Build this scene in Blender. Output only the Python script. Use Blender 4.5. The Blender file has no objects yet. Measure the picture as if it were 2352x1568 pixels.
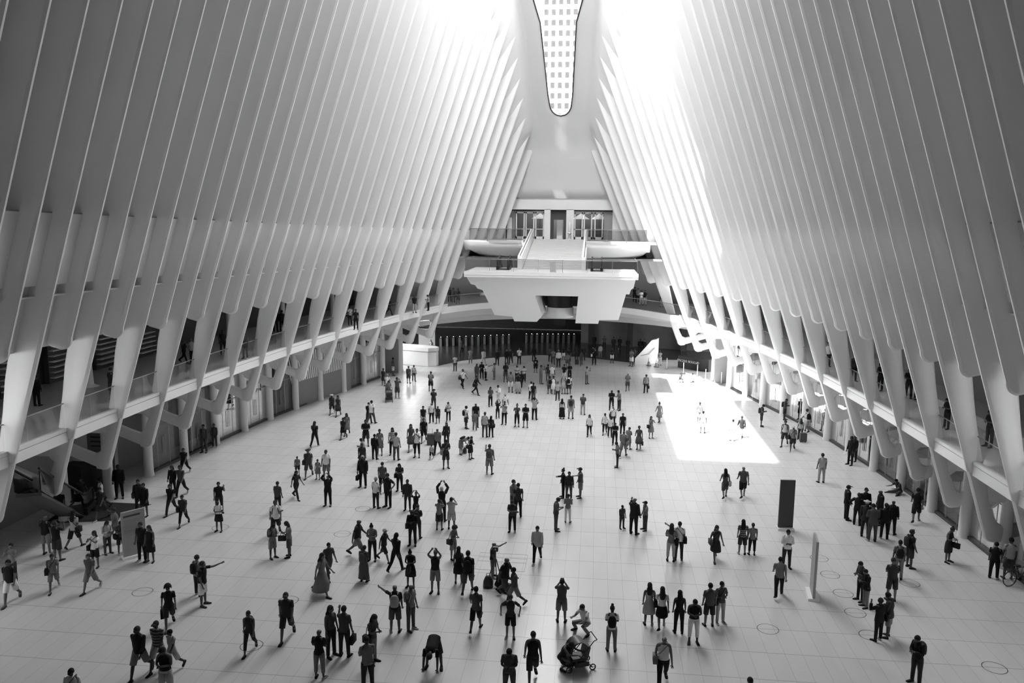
import bpy, bmesh, math, random
from mathutils import Vector, Matrix
random.seed(7)
S = bpy.context.scene
COL = S.collection
R = math.radians
# ---------------------------------------------------------------- camera
cam = bpy.data.cameras.new('camera'); camo = bpy.data.objects.new('camera', cam); COL.objects.link(camo)
cam.sensor_width = 36; cam.lens = 1830/2352*36; cam.clip_end = 1500; cam.clip_start = .1
d = Vector((196., -272., 1830.)).normalized()
up = Vector((math.sin(.026), -math.cos(.026), 0)); up = (up-d*up.dot(d)).normalized()
rt = d.cross(up)
if rt.x < 0: rt = -rt
# rows of world->cv camera; blender camera = (x, -y, -z) of cv camera
M = Matrix(((rt.x, d.x, up.x), (rt.y, d.y, up.y), (rt.z, d.z, up.z)))
Mi = M.transposed()
B = Mi @ Matrix(((1, 0, 0), (0, -1, 0), (0, 0, -1)))
camo.matrix_world = Matrix.Translation((3.9, 0, 15)) @ B.to_4x4()
S.camera = camo
# ---------------------------------------------------------------- light and exposure
W = bpy.data.worlds.new('sky'); S.world = W; W.use_nodes = True
bg = W.node_tree.nodes['Background']; bg.inputs[0].default_value = (1, 1, 1, 1)
SUN_DIR = Vector((.345, .317, -1)).normalized()
_nt = W.node_tree; _tc = _nt.nodes.new('ShaderNodeTexCoord'); _dp = _nt.nodes.new('ShaderNodeVectorMath'); _dp.operation = 'DOT_PRODUCT'; _dp.inputs[1].default_value = -SUN_DIR
_nt.links.new(_tc.outputs['Generated'], _dp.inputs[0]); _mr = _nt.nodes.new('ShaderNodeMapRange'); _mr.inputs['From Min'].default_value = .35; _mr.inputs['From Max'].default_value = .98
_mr.inputs['To Min'].default_value = 12.5; _mr.inputs['To Max'].default_value = 19; _nt.links.new(_dp.outputs['Value'], _mr.inputs['Value']); _nt.links.new(_mr.outputs['Result'], bg.inputs[1])
sl = bpy.data.lights.new('sun', 'SUN'); sl.energy = 24; sl.angle = R(1.0)
so = bpy.data.objects.new('sun', sl); COL.objects.link(so)
so.rotation_euler = SUN_DIR.to_track_quat('-Z', 'Y').to_euler(); so.location = (-60, -60, 250)
pl = bpy.data.lights.new('skylight_portal', 'AREA'); pl.shape = 'RECTANGLE'; pl.size = 8.8; pl.size_y = 32
pl.cycles.is_portal = True
po = bpy.data.objects.new('skylight_portal', pl); COL.objects.link(po); po.location = (.7, 52.5, 40.6)
def area(name, loc, rot, sx, sy, e):
    l = bpy.data.lights.new(name, 'AREA'); l.shape = 'RECTANGLE'; l.size = sx; l.size_y = sy; l.energy = e
    o = bpy.data.objects.new(name, l); COL.objects.link(o); o.location = loc; o.rotation_euler = rot; return o
S.view_settings.view_transform = 'Standard'; S.view_settings.look = 'None'; S.view_settings.gamma = 1
S.view_settings.use_curve_mapping = False; S.view_settings.exposure = 0.2
# ---------------------------------------------------------------- materials
def mat(name, c, rough=.5, metal=0, spec=.5, emit=0, alpha=1, noise=0, scale=2):
    m = bpy.data.materials.new(name); m.use_nodes = True; nt = m.node_tree; p = nt.nodes['Principled BSDF']
    col = (c, c, c, 1) if not isinstance(c, tuple) else (*c, 1)
    p.inputs['Base Color'].default_value = col; p.inputs['Roughness'].default_value = rough
    p.inputs['Metallic'].default_value = metal; p.inputs['Specular IOR Level'].default_value = spec
    if emit: p.inputs['Emission Color'].default_value = col; p.inputs['Emission Strength'].default_value = emit
    if noise:
        n = nt.nodes.new('ShaderNodeTexNoise'); n.inputs['Scale'].default_value = scale; n.inputs['Detail'].default_value = 4
        tc = nt.nodes.new('ShaderNodeTexCoord'); nt.links.new(tc.outputs['Object'], n.inputs['Vector'])
        r = nt.nodes.new('ShaderNodeMapRange'); r.inputs['To Min'].default_value = 1-noise; r.inputs['To Max'].default_value = 1+noise
        nt.links.new(n.outputs['Fac'], r.inputs['Value'])
        v = nt.nodes.new('ShaderNodeVectorMath'); v.operation = 'SCALE'; v.inputs[0].default_value = col[:3]
        nt.links.new(r.outputs['Result'], v.inputs['Scale']); nt.links.new(v.outputs[0], p.inputs['Base Color'])
    return m
WHITE = mat('white_paint', .74, .42, noise=.03, scale=.6)
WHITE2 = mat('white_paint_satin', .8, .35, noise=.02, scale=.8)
PANEL = mat('white_panel', .85, .5, noise=.02, scale=.8)
CEIL = mat('white_plaster', .66, .6, noise=.03, scale=.5)
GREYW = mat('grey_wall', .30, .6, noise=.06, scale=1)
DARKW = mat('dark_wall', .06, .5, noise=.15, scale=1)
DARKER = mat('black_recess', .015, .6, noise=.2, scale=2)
METAL = mat('brushed_metal', .35, .3, 1, noise=.05, scale=6)
BLACK = mat('black_rubber', .02, .4, noise=.1, scale=8)
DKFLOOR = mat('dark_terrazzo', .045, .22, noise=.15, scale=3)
PALEF = mat('gallery_stone', .5, .3, noise=.06, scale=1)
LAMP = mat('lamp_glow', .9, .5, emit=4, noise=.02)
def glass(name, refl=.12, tint=.9, flat=False):
    m = bpy.data.materials.new(name); m.use_nodes = True; nt = m.node_tree; nt.nodes.clear()
    o = nt.nodes.new('ShaderNodeOutputMaterial'); t = nt.nodes.new('ShaderNodeBsdfTransparent'); g = nt.nodes.new('ShaderNodeBsdfGlossy')
    t.inputs[0].default_value = (tint, tint, tint, 1); g.inputs['Roughness'].default_value = .04
    mx = nt.nodes.new('ShaderNodeMixShader'); fr = nt.nodes.new('ShaderNodeFresnel'); fr.inputs[0].default_value = 1.45
    ad = nt.nodes.new('ShaderNodeMath'); ad.operation = 'ADD'; ad.inputs[1].default_value = refl*.4
    nt.links.new(fr.outputs[0], ad.inputs[0]); mx.inputs[0].default_value = .07
    if not flat: nt.links.new(ad.outputs[0], mx.inputs[0])
    nt.links.new(t.outputs[0], mx.inputs[1]); nt.links.new(g.outputs[0], mx.inputs[2]); nt.links.new(mx.outputs[0], o.inputs[0]); return m
GLASS = glass('clear_glass', .05, .8, True); GLASSD = glass('shop_glass', .15, .7)
def floor_mat():
    m = mat('white_marble', .7, .2, spec=.5); nt = m.node_tree; p = nt.nodes['Principled BSDF']
    tc = nt.nodes.new('ShaderNodeTexCoord'); mp = nt.nodes.new('ShaderNodeMapping'); mp.inputs['Location'].default_value = (14.37/.616*1.0, -28.85/1.73, 0)
    mp.inputs['Scale'].default_value = (1/.616, 1/1.73, 1); nt.links.new(tc.outputs['Object'], mp.inputs[0])
    br = nt.nodes.new('ShaderNodeTexBrick'); br.offset = 0; br.squash = 1
    br.inputs['Scale'].default_value = 1; br.inputs['Brick Width'].default_value = 1; br.inputs['Row Height'].default_value = 1
    br.inputs['Mortar Size'].default_value = .012; br.inputs['Mortar Smooth'].default_value = .3
    br.inputs['Color1'].default_value = (.58, .58, .58, 1); br.inputs['Color2'].default_value = (.555, .555, .555, 1); br.inputs['Mortar'].default_value = (.37, .37, .37, 1)
    nt.links.new(mp.outputs[0], br.inputs['Vector'])
    n = nt.nodes.new('ShaderNodeTexNoise'); n.inputs['Scale'].default_value = .9; n.inputs['Detail'].default_value = 8; n.inputs['Distortion'].default_value = 1.2
    mp2 = nt.nodes.new('ShaderNodeMapping'); mp2.inputs['Scale'].default_value = (1, .35, 1); mp2.inputs['Rotation'].default_value = (0, 0, .4)
    nt.links.new(tc.outputs['Object'], mp2.inputs[0]); nt.links.new(mp2.outputs[0], n.inputs['Vector'])
    r = nt.nodes.new('ShaderNodeMapRange'); r.inputs['From Min'].default_value = .3; r.inputs['From Max'].default_value = .7
    r.inputs['To Min'].default_value = .965; r.inputs['To Max'].default_value = 1.02
    nt.links.new(n.outputs['Fac'], r.inputs['Value'])
    v = nt.nodes.new('ShaderNodeVectorMath'); v.operation = 'SCALE'
    nt.links.new(br.outputs['Color'], v.inputs[0]); nt.links.new(r.outputs['Result'], v.inputs['Scale']); nt.links.new(v.outputs[0], p.inputs['Base Color'])
    r2 = nt.nodes.new('ShaderNodeMapRange'); r2.inputs['To Min'].default_value = .23; r2.inputs['To Max'].default_value = .27
    nt.links.new(n.outputs['Fac'], r2.inputs['Value']); nt.links.new(r2.outputs['Result'], p.inputs['Roughness'])
    return m
MARBLE = floor_mat()
# ---------------------------------------------------------------- mesh helpers
class MB:
    def __init__(s): s.v = []; s.f = []
    def add(s, vs, fs):
        n = len(s.v); s.v += [tuple(v) for v in vs]; s.f += [tuple(n+i for i in f) for f in fs]; return s
    def box(s, x0, x1, y0, y1, z0, z1):
        return s.add([(x0,y0,z0),(x1,y0,z0),(x1,y1,z0),(x0,y1,z0),(x0,y0,z1),(x1,y0,z1),(x1,y1,z1),(x0,y1,z1)],
            [(0,3,2,1),(4,5,6,7),(0,1,5,4),(1,2,6,5),(2,3,7,6),(3,0,4,7)])
    def grid(s, rows, closed=False):
        n = len(rows[0]); vs = [p for r in rows for p in r]; fs = []
        for i in range(len(rows)-1):
            for j in range(n if closed else n-1):
                k = (j+1) % n; fs.append((i*n+j, i*n+k, (i+1)*n+k, (i+1)*n+j))
        return s.add(vs, fs)
    def prism(s, poly, y0, y1, axis='y'):
        n = len(poly)
        if axis == 'y': a = [(x, y0, z) for x, z in poly]; b = [(x, y1, z) for x, z in poly]
        elif axis == 'z': a = [(x, y, y0) for x, y in poly]; b = [(x, y, y1) for x, y in poly]
        else: a = [(y0, y, z) for y, z in poly]; b = [(y1, y, z) for y, z in poly]
        return s.add(a+b, [tuple(range(n))[::-1], tuple(range(n, 2*n))]+[(i, (i+1) % n, n+(i+1) % n, n+i) for i in range(n)])
    def rings(s, rings, cap=True):
        n = len(rings[0]); s.grid(rings, True)
        if cap:
            b = len(s.v)-n*len(rings); s.f.append(tuple(b+i for i in range(n))[::-1]); s.f.append(tuple(len(s.v)-n+i for i in range(n)))
        return s
    def tube(s, pts, r, n=8, cap=True):
        pts = [Vector(p) for p in pts]; rs = r if isinstance(r, (list, tuple)) else [r]*len(pts); out = []; prev = None
        for i, p in enumerate(pts):
            t = (pts[min(i+1, len(pts)-1)]-pts[max(i-1, 0)]).normalized()
            a = prev if prev is not None else (Vector((0, 0, 1)) if abs(t.z) < .9 else Vector((1, 0, 0)))
            a = (a-t*a.dot(t)).normalized(); b = t.cross(a); prev = a
            out.append([p+(a*math.cos(2*math.pi*k/n)+b*math.sin(2*math.pi*k/n))*rs[i] for k in range(n)])
        return s.rings(out, cap)
    def lathe(s, prof, c=(0, 0, 0), n=16):
        return s.rings([[(c[0]+r*math.cos(2*math.pi*k/n), c[1]+r*math.sin(2*math.pi*k/n), c[2]+z) for k in range(n)] for r, z in prof])
    def build(s, name, m, parent=None, smooth=False, solid=0, fix=True):
        me = bpy.data.meshes.new(name); me.from_pydata(s.v, [], s.f); me.update()
        if fix:
            bm = bmesh.new(); bm.from_mesh(me); bmesh.ops.recalc_face_normals(bm, faces=bm.faces); bm.to_mesh(me); bm.free()
        if m: me.materials.append(m)
        o = bpy.data.objects.new(name, me); COL.objects.link(o)
        if smooth:
            me.shade_smooth()
            try: me.set_sharp_from_angle(angle=R(40 if smooth is True else smooth))
            except Exception: pass
        if solid: md = o.modifiers.new('solid', 'SOLIDIFY'); md.thickness = solid; md.offset = 0
        if parent: o.parent = parent
        return o
def tag(o, label, cat, group=None):
    o['label'] = label; o['category'] = cat
    if group: o['group'] = group
    return o
def struct(o): o['kind'] = 'structure'; return o
def empty(name, loc=(0, 0, 0), rz=0):
    o = bpy.data.objects.new(name, None); COL.objects.link(o); o.location = loc; o.rotation_euler = (0, 0, rz); o.empty_display_size = .3; return o
def thing(name, label, cat, loc=(0, 0, 0), rz=0, group=None): return tag(empty(name, loc, rz), label, cat, group)
def copytree(o, parent=None):
    c = o.copy(); COL.objects.link(c); c.parent = parent
    for ch in o.children: copytree(ch, c)
    return c
# ---------------------------------------------------------------- the plan of the hall
CL = [14.0325, -4.6854, -3.3557, -0.7328, 0.0787, -4.9366, -0.1619, -0.149, -0.1]
CR = [14.996, -5.0025, -3.8117, -0.8074, 0.4963, -5.123, -0.6523, -0.4389, -0.0284]
def XI(side, y, z):           # inner edge of the ribs (distance from axis plane) at depth y, height z
    y = max(y, 20); u = (y-55)/30; v = (z-15)/15; c = CL if side < 0 else CR
    return sum(a*b for a, b in zip(c, (1, u, u*u, u**3, u**4, v, v*u, v*u*u, v*v)))
def lerp(t, pts):
    if t <= pts[0][0]: return pts[0][1]
    for (a, b), (c, e) in zip(pts, pts[1:]):
        if t <= c: return b+(e-b)*(t-a)/(c-a)
    return pts[-1][1]
SHELL = [(-6, 40), (62, 40), (68, 37.2), (72.5, 33.7), (74, 32.6), (76.3, 30.7), (79, 28.3), (82.3, 25.3), (84.4, 22.8), (85.5, 19.6), (85.9, 17.6)]  # flat out-of-view stretch is lowered to steer the sunbeam
def ZS(y): return lerp(y, SHELL)
def GX(y): return lerp(y, [(20, 22.4), (35, 22.3), (43, 22), (50, 21.3), (57, 20.4), (62, 19.4), (67, 18.1), (71, 17.2), (75, 16.2), (81, 14.6), (90, 12)])   # columns and shopfronts
def FT(side, y): return 5.75+.022*(y-33) if side < 0 else 4.85+.031*(y-36)     # top of the gallery edge
YR = lambda i: 39.32+1.74*(i-8)
HOOK = {-1: [(4, 2.5), (8, 2.8), (16, 3.08), (30, 3.4)], 1: [(2, .75), (4, .9), (6, 1.13), (8, 1.46), (10, 1.66), (14, 2.04), (20, 2.44), (26, 2.68), (32, 2.84)]}
TIP = {-1: [(1, 9.57), (30, 9.25)], 1: [(1, 8.85), (31, 8.9)]}
# ---------------------------------------------------------------- floors
EDGE = [(-16, 81.0), (-13.4, 80.4), (-12.5, 80.8), (-10.4, 84.6), (-6, 88), (-2.2, 89.8), (2.7, 89.2), (7.7, 86.5), (9.9, 87.5), (12, 89), (20, 90)]
m = MB(); edge = EDGE[:]; rows = []
far = [(x, lerp(x, edge)) for x in [-30, -16, -13.4, -12.5, -11.5, -10.4, -8, -6, -4, -2.2, 0, 2.7, 5, 7.7, 8.8, 9.9, 12, 16, 30]]
m.add([(x, 19, 0) for x, y in far]+[(x, y, 0) for x, y in far], [(i, i+1, len(far)+i+1, len(far)+i) for i in range(len(far)-1)])
struct(m.build('floor', MARBLE, solid=0))
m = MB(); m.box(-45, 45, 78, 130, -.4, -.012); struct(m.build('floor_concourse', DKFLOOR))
m = MB(); m.box(-50, 50, -12, 78, -.5, -.02); struct(m.build('floor_absorber', DARKER))  # dark base, left bare at the unseen near end to soak up bounced light
# inlaid rings in the marble
RINGS = [(13.9+.45, 35.75), (14.35, 34.02), (14.38, 32.25), (14.35, 30.58), (14.35, 28.85), (10.66, 28.85), (-7.95, 25.34), (-7.95, 28.78), (-7.98, 35.69), (-7.98, 39.12), (-14.08, 28.76), (-14.14, 35.68), (17.5, 33.6), (11.9, 22.7), (17.9, 27.1), (-9.2, 47.5)]
RL = ['beside the man in pale shirt', 'left of the tilted info sign', 'at the foot of the info sign', 'just below the info sign', 'lowest below the info sign', 'in front of the couple on the right',
 'left of the short-haired woman with backpack', 'left of the bearded walking man', 'right of the boy with cap group', 'beside the suited man', 'alone in the left foreground', 'left of the woman with a phone', 'right of the two women facing left', 'cut by the bottom edge', 'behind the man with a backpack', 'between groups left of centre']
proto = None
for k, (x, y) in enumerate(RINGS):
    if proto is None:
        m = MB(); n = 40
        m.add([(r*math.cos(2*math.pi*j/n), r*math.sin(2*math.pi*j/n), .004) for r in (.40, .375) for j in range(n)], [(j, (j+1) % n, n+(j+1) % n, n+j) for j in range(n)])
        proto = m.build('floor_ring', BLACK, fix=False); o = proto
    else: o = proto.copy(); COL.objects.link(o)
    o.location = (x, y, 0); tag(o, 'thin dark ring inlaid in the white floor '+RL[k], 'floor ring', 'rings inlaid in the marble floor')
m = MB()
for (x0, x1, y0, y1) in [(0,0,0,0)]:
    hx, hy = 0.05, 32.6
    for a, b, c, e in [(-1.1, 1.1, -.9, -.88), (-1.1, 1.1, .88, .9), (-1.1, -1.08, -.9, .9), (1.08, 1.1, -.9, .9), (-1.1, 1.1, -.01, .01), (-.01, .01, -.9, .9), (-1.1, 1.1, .42, .44)]:
        m.box(hx+a, hx+b, hy+c+.9, hy+e+.9, 0, .006)
tag(m.build('floor_hatch', GREYW), 'rectangular access hatch outlined in the floor behind the camera tripod', 'floor hatch')
# ---------------------------------------------------------------- ribs
def plate(mb, P, Y, a=.085, b=.2, inset=.42, lim=None):
    """a thin steel plate with narrow rounded edges: outline P in the X-Z plane at depth Y"""
    n = len(P); area2 = sum(P[i][0]*P[(i+1) % n][1]-P[(i+1) % n][0]*P[i][1] for i in range(n)); sg = 1 if area2 > 0 else -1
    def off(dist):
        out = []
        for i in range(n):
            p0, p1, p2 = P[i-1], P[i], P[(i+1) % n]
            t1 = Vector((p1[0]-p0[0], p1[1]-p0[1])); t2 = Vector((p2[0]-p1[0], p2[1]-p1[1]))
            if t1.length < 1e-6: t1 = t2
            if t2.length < 1e-6: t2 = t1
            t1.normalize(); t2.normalize()
            nn = Vector((-(t1.y+t2.y), t1.x+t2.x)); nn = nn.normalized()*sg if nn.length > 1e-6 else Vector((-t1.y, t1.x))*sg
            c = max(.6, abs(nn.dot(Vector((-t1.y, t1.x)))))
            dd = min(dist, lim[i] if lim else dist)/c
            out.append((p1[0]+nn.x*dd, p1[1]+nn.y*dd))
        return out
    q1 = off(inset*.3); q2 = off(inset)
    L = [[(x, Y+b, z) for x, z in q2], [(x, Y+(a+b)*.55, z) for x, z in q1], [(x, Y+a*.6, z) for x, z in P], [(x, Y-a*.6, z) for x, z in P], [(x, Y-(a+b)*.55, z) for x, z in q1], [(x, Y-b, z) for x, z in q2]]
    mb.grid(L, True); base = len(mb.v)-6*n
    mb.f.append(tuple(base+i for i in range(n))); mb.f.append(tuple(base+5*n+i for i in range(n))[::-1])
def arc(c, r, a0, a1, n=6): return [(c[0]+r*math.cos(R(a0+(a1-a0)*k/n)), c[1]+r*math.sin(R(a0+(a1-a0)*k/n))) for k in range(n+1)]
ORD = ['first', 'second', 'third', 'fourth', 'fifth', 'sixth', 'seventh', 'eighth', 'ninth', 'tenth', 'eleventh', 'twelfth', 'thirteenth', 'fourteenth', 'fifteenth', 'sixteenth', 'seventeenth', 'eighteenth', 'nineteenth', 'twentieth']
cnt = {}
for side in (-1, 1):
    w = 'left' if side < 0 else 'right'
    for i in range(-3, 36):
        y = YR(i); zt = ZS(y)+(.3 if y < 86 else 0)
        if y > 85: continue
        X = lambda z: XI(side, y, z)
        cont = i % 2 == 0; deep = y > 79.5 or (side > 0 and y > 82)
        zs = [zt+(9.2-zt)*k/12 for k in range(12)]
        dep = lambda z: lerp(z, [(2, .62), (5.2, .72), (7.5, 1.0), (9.5, 1.35), (12, 1.45), (40, 1.5)])
        inner = [(X(z), z) for z in zs]; outer = [(X(z)+dep(z)*.95, z+dep(z)*.3) for z in zs]
        if y > (79.5 if side < 0 else 83):       # the last ribs stand on the upper deck
            zb = 13.0; zs = [zt+(zb-zt)*k/10 for k in range(11)]
            inner = [(X(z), z) for z in zs]; outer = [(X(z)+dep(z)*.95, z+dep(z)*.3) for z in zs]; outer[-1] = (outer[-1][0], zb)
            P = inner+outer[::-1]; kind = 'deck'
        elif not cont:
            zt0 = lerp(i, TIP[side]); dd = 1.15; r = .5; xb = X(zt0+r)
            P = [(X(z_), z_) for z_ in zs if z_ > zt0+2]+[(X(zt0+1.3), zt0+1.3)]+arc((xb+r, zt0+r), r, 178, 262, 7)+arc((xb+dd-.38, zt0+.48), .38, 278, 356, 6)+[(X(zt0+1.6)+1.34, zt0+1.8)]+[(X(z_)+dep(z_)*.95, z_+dep(z_)*.3) for z_ in zs if z_ > zt0+2][::-1]; kind = 'tip'
        else:
            zz = [8.5, 7.2, 6.2, FT(side, y)-.6]
            P = inner+[(X(z), z) for z in zz]+[(X(z)+dep(z), z+.1) for z in zz[::-1]]+outer[::-1]; kind = 'foot'
        P = [(side*x, z) for x, z in P]
        mb = MB(); lim = [.42]*len(P)
        if kind == 'foot':
            for k, p in enumerate(P):
                if p[1] < 8: lim[k] = .24
        plate(mb, P, y, a=.075, b=.17, inset=.3, lim=lim)
        o = mb.build('hall_rib', WHITE, smooth=32)
        key = (w, kind); cnt[key] = cnt.get(key, 0)+1; nth = ORD[cnt[key]-1]
        if kind == 'foot': lab = f'white rib with a V-shaped foot on the {w} wall, {nth} from near end'
        elif kind == 'tip': lab = f'white rib ending in a rounded tip on the {w} wall, {nth} from near end'
        else: lab = f'white rib rising from the upper deck {w} of the doors, {nth} from front'
        tag(o, lab, 'rib', f'ribs of the {w} wall')
        if kind == 'foot':       # the triangular frame that carries the rib
            zh = lerp(i, HOOK[side]); ft = FT(side, y)-.6; xh = XI(side, y, zh)+.12; r = .42; sl = .36 if side < 0 else .30
            zo = min(zh+1.85, ft-.35)
            mb = MB(); xo = xh+3.2; ri = .34; w_ = .62
            cx, cz = X(zh+r*.9)+r, zh+r
            inn = [(X(z_), z_) for z_ in (ft+.15, ft*.6+zh*.4, zh+.8)]
            mem = inn+arc((cx, cz), r, 182, 270, 7)+[(cx+.35, zh+.05), (cx+.5, zh+.75), (X(zh+1.0)+w_+.1, zh+.95), (X(zo)+w_, zo), (X(ft)+.75, ft+.15)]
            plate(mb, [(side*x_, z_) for x_, z_ in mem], y, a=.07, b=.19, inset=.2)
            lo = lambda x_: zh+.02+(x_-cx)*sl
            armp = [(cx+.02, zh+.01), (cx+1, lo(cx+1)), (xo, lo(xo)), (xo, lo(xo)+.75), (cx+1, lo(cx+1)+.64+.02), (cx+.25, zh+.80), (cx+.02, zh+.85)]
            plate(mb, [(side*x_, z_) for x_, z_ in armp], y, a=.06, b=.15, inset=.16)
            top = [(X(zo)+.25, zo+.0), (xo, zo), (xo, ft), (X(ft)+.25, ft)]
            plate(mb, [(side*x_, z_) for x_, z_ in top], y, a=.06, b=.14, inset=.14)
            xi_ = X(zo)+w_
            for tri in ([(xi_-.1, zo+.1), (xi_+ri, zo+.1), (xi_+ri*.8, zo-.02), (xi_+.06, zo-ri*.6), (xi_-.1, zo-ri)],):
                plate(mb, [(side*x_, z_) for x_, z_ in tri], y, a=.08, b=.13, inset=.05)
            mb.build('foot_frame', WHITE, o, smooth=40)
# ---------------------------------------------------------------- walls behind the ribs
ys = [20+2*k for k in range(33)]+[85.9]
def skin(side, dfun, z0, z1, nz=6, y0=20, y1=85.9):
    rows = []
    for y in ys:
        if y < y0-.01 or y > y1+.01: continue
        a = z0(y) if callable(z0) else z0; b = z1(y) if callable(z1) else z1
        rows.append([(side*(XI(side, y, a+(b-a)*k/nz)+dfun), y, a+(b-a)*k/nz) for k in range(nz+1)])
    return MB().grid(rows)
for side in (-1, 1):
    w = 'left' if side < 0 else 'right'
    struct(skin(side, 1.46, 13.6, lambda y: ZS(y)+1.5, 10).build('wall_'+w+'_upper', CEIL, smooth=True, solid=.1))
    struct(skin(side, .72, lambda y: 12.38-.018*(y-28), lambda y: 15.18-.02*(y-28), 2).build('wall_'+w+'_panel', PANEL, smooth=True, solid=.06))
    m = MB(); rows = []
    for y in ys:
        z = 15.18-.02*(y-28); x = XI(side, y, z)
        rows.append([(side*(x+.70), y, z-.02), (side*(x+.70), y, z+.05), (side*(x+1.5), y, z+.05), (side*(x+1.5), y, z-.02)])
    struct(m.grid(rows, True).build('trim_'+('1' if side < 0 else '2'), METAL))
    m = MB(); rows = []
    for y in ys:
        z = 11.93-.012*(y-28); x = XI(side, y, z)
        rows.append([(side*(x+.62), y, z-.03), (side*(x+.62), y, z+.03), (side*(x+1.0), y, z+.03), (side*(x+1.0), y, z-.03)])
    struct(m.grid(rows, True).build('trim_'+('3' if side < 0 else '4'), WHITE2))
    struct(skin(side, 1.0, 9.7, 14.2, 3).build('wall_'+w+'_lower', CEIL, smooth=True, solid=.06))
    # gallery: slab, fascia, soffit, ceiling, back wall
    yy = [y for y in ys if y >= 14 and y < 79]+[79.]
    fx = lambda y: XI(side, y, FT(side, y))+.3
    m = MB(); rows = []
    for y in yy:
        f = FT(side, y); x = fx(y); o_ = GX(y)+6
        rows.append([(side*x, y, f), (side*o_, y, f), (side*o_, y, f-.3), (side*(x+.4), y, f-.3)])
    struct(m.grid(rows, True).build('floor_gallery_'+w, PALEF))
    m = MB(); rows = []
    for y in yy:
        f = FT(side, y); x = fx(y)
        rows.append([(side*x, y, f+.02), (side*(x+.25), y, f+.02), (side*(x+.25), y, f-.62), (side*(x+.02), y, f-.62), (side*(x+.02), y, f-.17), (side*(x+.05), y, f-.16), (side*(x+.05), y, f-.14), (side*x, y, f-.13)])
    struct(m.grid(rows, True).build('trim_'+('5' if side < 0 else '6'), WHITE2))
    m = MB(); rows = []
    for y in yy:
        f = FT(side, y); x = fx(y)
        rows.append([(side*(x+.2), y, f-.6), (side*(GX(y)+6), y, f-.75), (side*(GX(y)+6), y, f-.85), (side*(x+.2), y, f-.64)])
    struct(m.grid(rows, True).build('ceiling_ground_'+w, CEIL))
    m = MB(); rows = [[(side*(XI(side, y, 9.7)+1.0), y, 9.7), (side*(GX(y)+9), y, 9.7), (side*(GX(y)+9), y, 9.9), (side*(XI(side, y, 9.7)+1.0), y, 9.9)] for y in yy]
    struct(m.grid(rows, True).build('ceiling_gallery_'+w, CEIL))
    m = MB(); rows = [[(side*(GX(y)+4.2), y, FT(side, y)), (side*(GX(y)+4.2), y, 9.7)] for y in yy]
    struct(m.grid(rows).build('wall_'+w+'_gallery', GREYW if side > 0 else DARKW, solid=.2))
    # glass balustrade along the gallery edge
    bal = thing('glass_balustrade', f'glass balustrade with a metal handrail along the {w} gallery edge', 'balustrade')
    hr = MB(); hr.tube([(side*(fx(y)+.12), y, FT(side, y)+1.12) for y in yy], .03, 6); hr.build('handrail', METAL, bal)
    for k in range(0, 28):
        y0 = 24+2*k; y1 = y0+1.97
        if y1 > 79: break
        g = MB(); g.grid([[(side*(fx(y)+.12), y, FT(side, y)), (side*(fx(y)+.12), y, FT(side, y)+1.08)] for y in (y0, y1)]); g.build('glass_pane', GLASS, bal)
    # columns and shopfronts
    for k, i in enumerate(range(4 if side < 0 else 2, 30, 2)):
        y = YR(i)+3.5; 
        if i < 8 and side < 0: y = YR(i)+3.3
        if y > 79: break
        x = side*GX(y); h = FT(side, y)-.7
        c = MB().lathe([(.30, 0), (.30, .03), (.27, .3), (.25, h*.6), (.24, h)], (0, 0, 0), 20).build('support_column', WHITE, smooth=True)
        c.location = (x, y, 0); tag(c, f'round white column under the {w} gallery, {ORD[k]} from the near end', 'column', f'columns under the {w} gallery')
for side in (-1, 1):
    for k in range(6):
        y = 33+7*k; x = side*(GX(y)+1.3); f = FT(side, y); c = MB().lathe([(.5, 0), (.22, .12), (.17, 1.2), (.17, 9.68-f)], (0, 0, 0), 16).build('gallery_column', WHITE, smooth=True)
        c.location = (x, y, f); tag(c, f"slender white column standing on the {'left' if side < 0 else 'right'} gallery, {ORD[k]} from near", 'column', 'columns on the galleries')
for k, (y, n_) in enumerate([(33.5, 9), (37.5, 7), (41, 8), (44.8, 6), (48.5, 5)]):
    x = -(GX(y)+3.9); f = FT(-1, y); o = MB().box(-.15, .15, -.9, .9, 0, 3.0).build('display_shelf', DARKW); o.location = (x, y, f); tag(o, f'dark shelf with pale boards at the back of the left gallery, {ORD[k]} from near', 'shelf', 'shelves on the left gallery')
    sh = MB()
    for j in range(n_): sh.box(.1, .45, -.85, .85, .3+j*.3, .36+j*.3)
    sh.build('shelf_boards', WHITE2, o)
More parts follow.
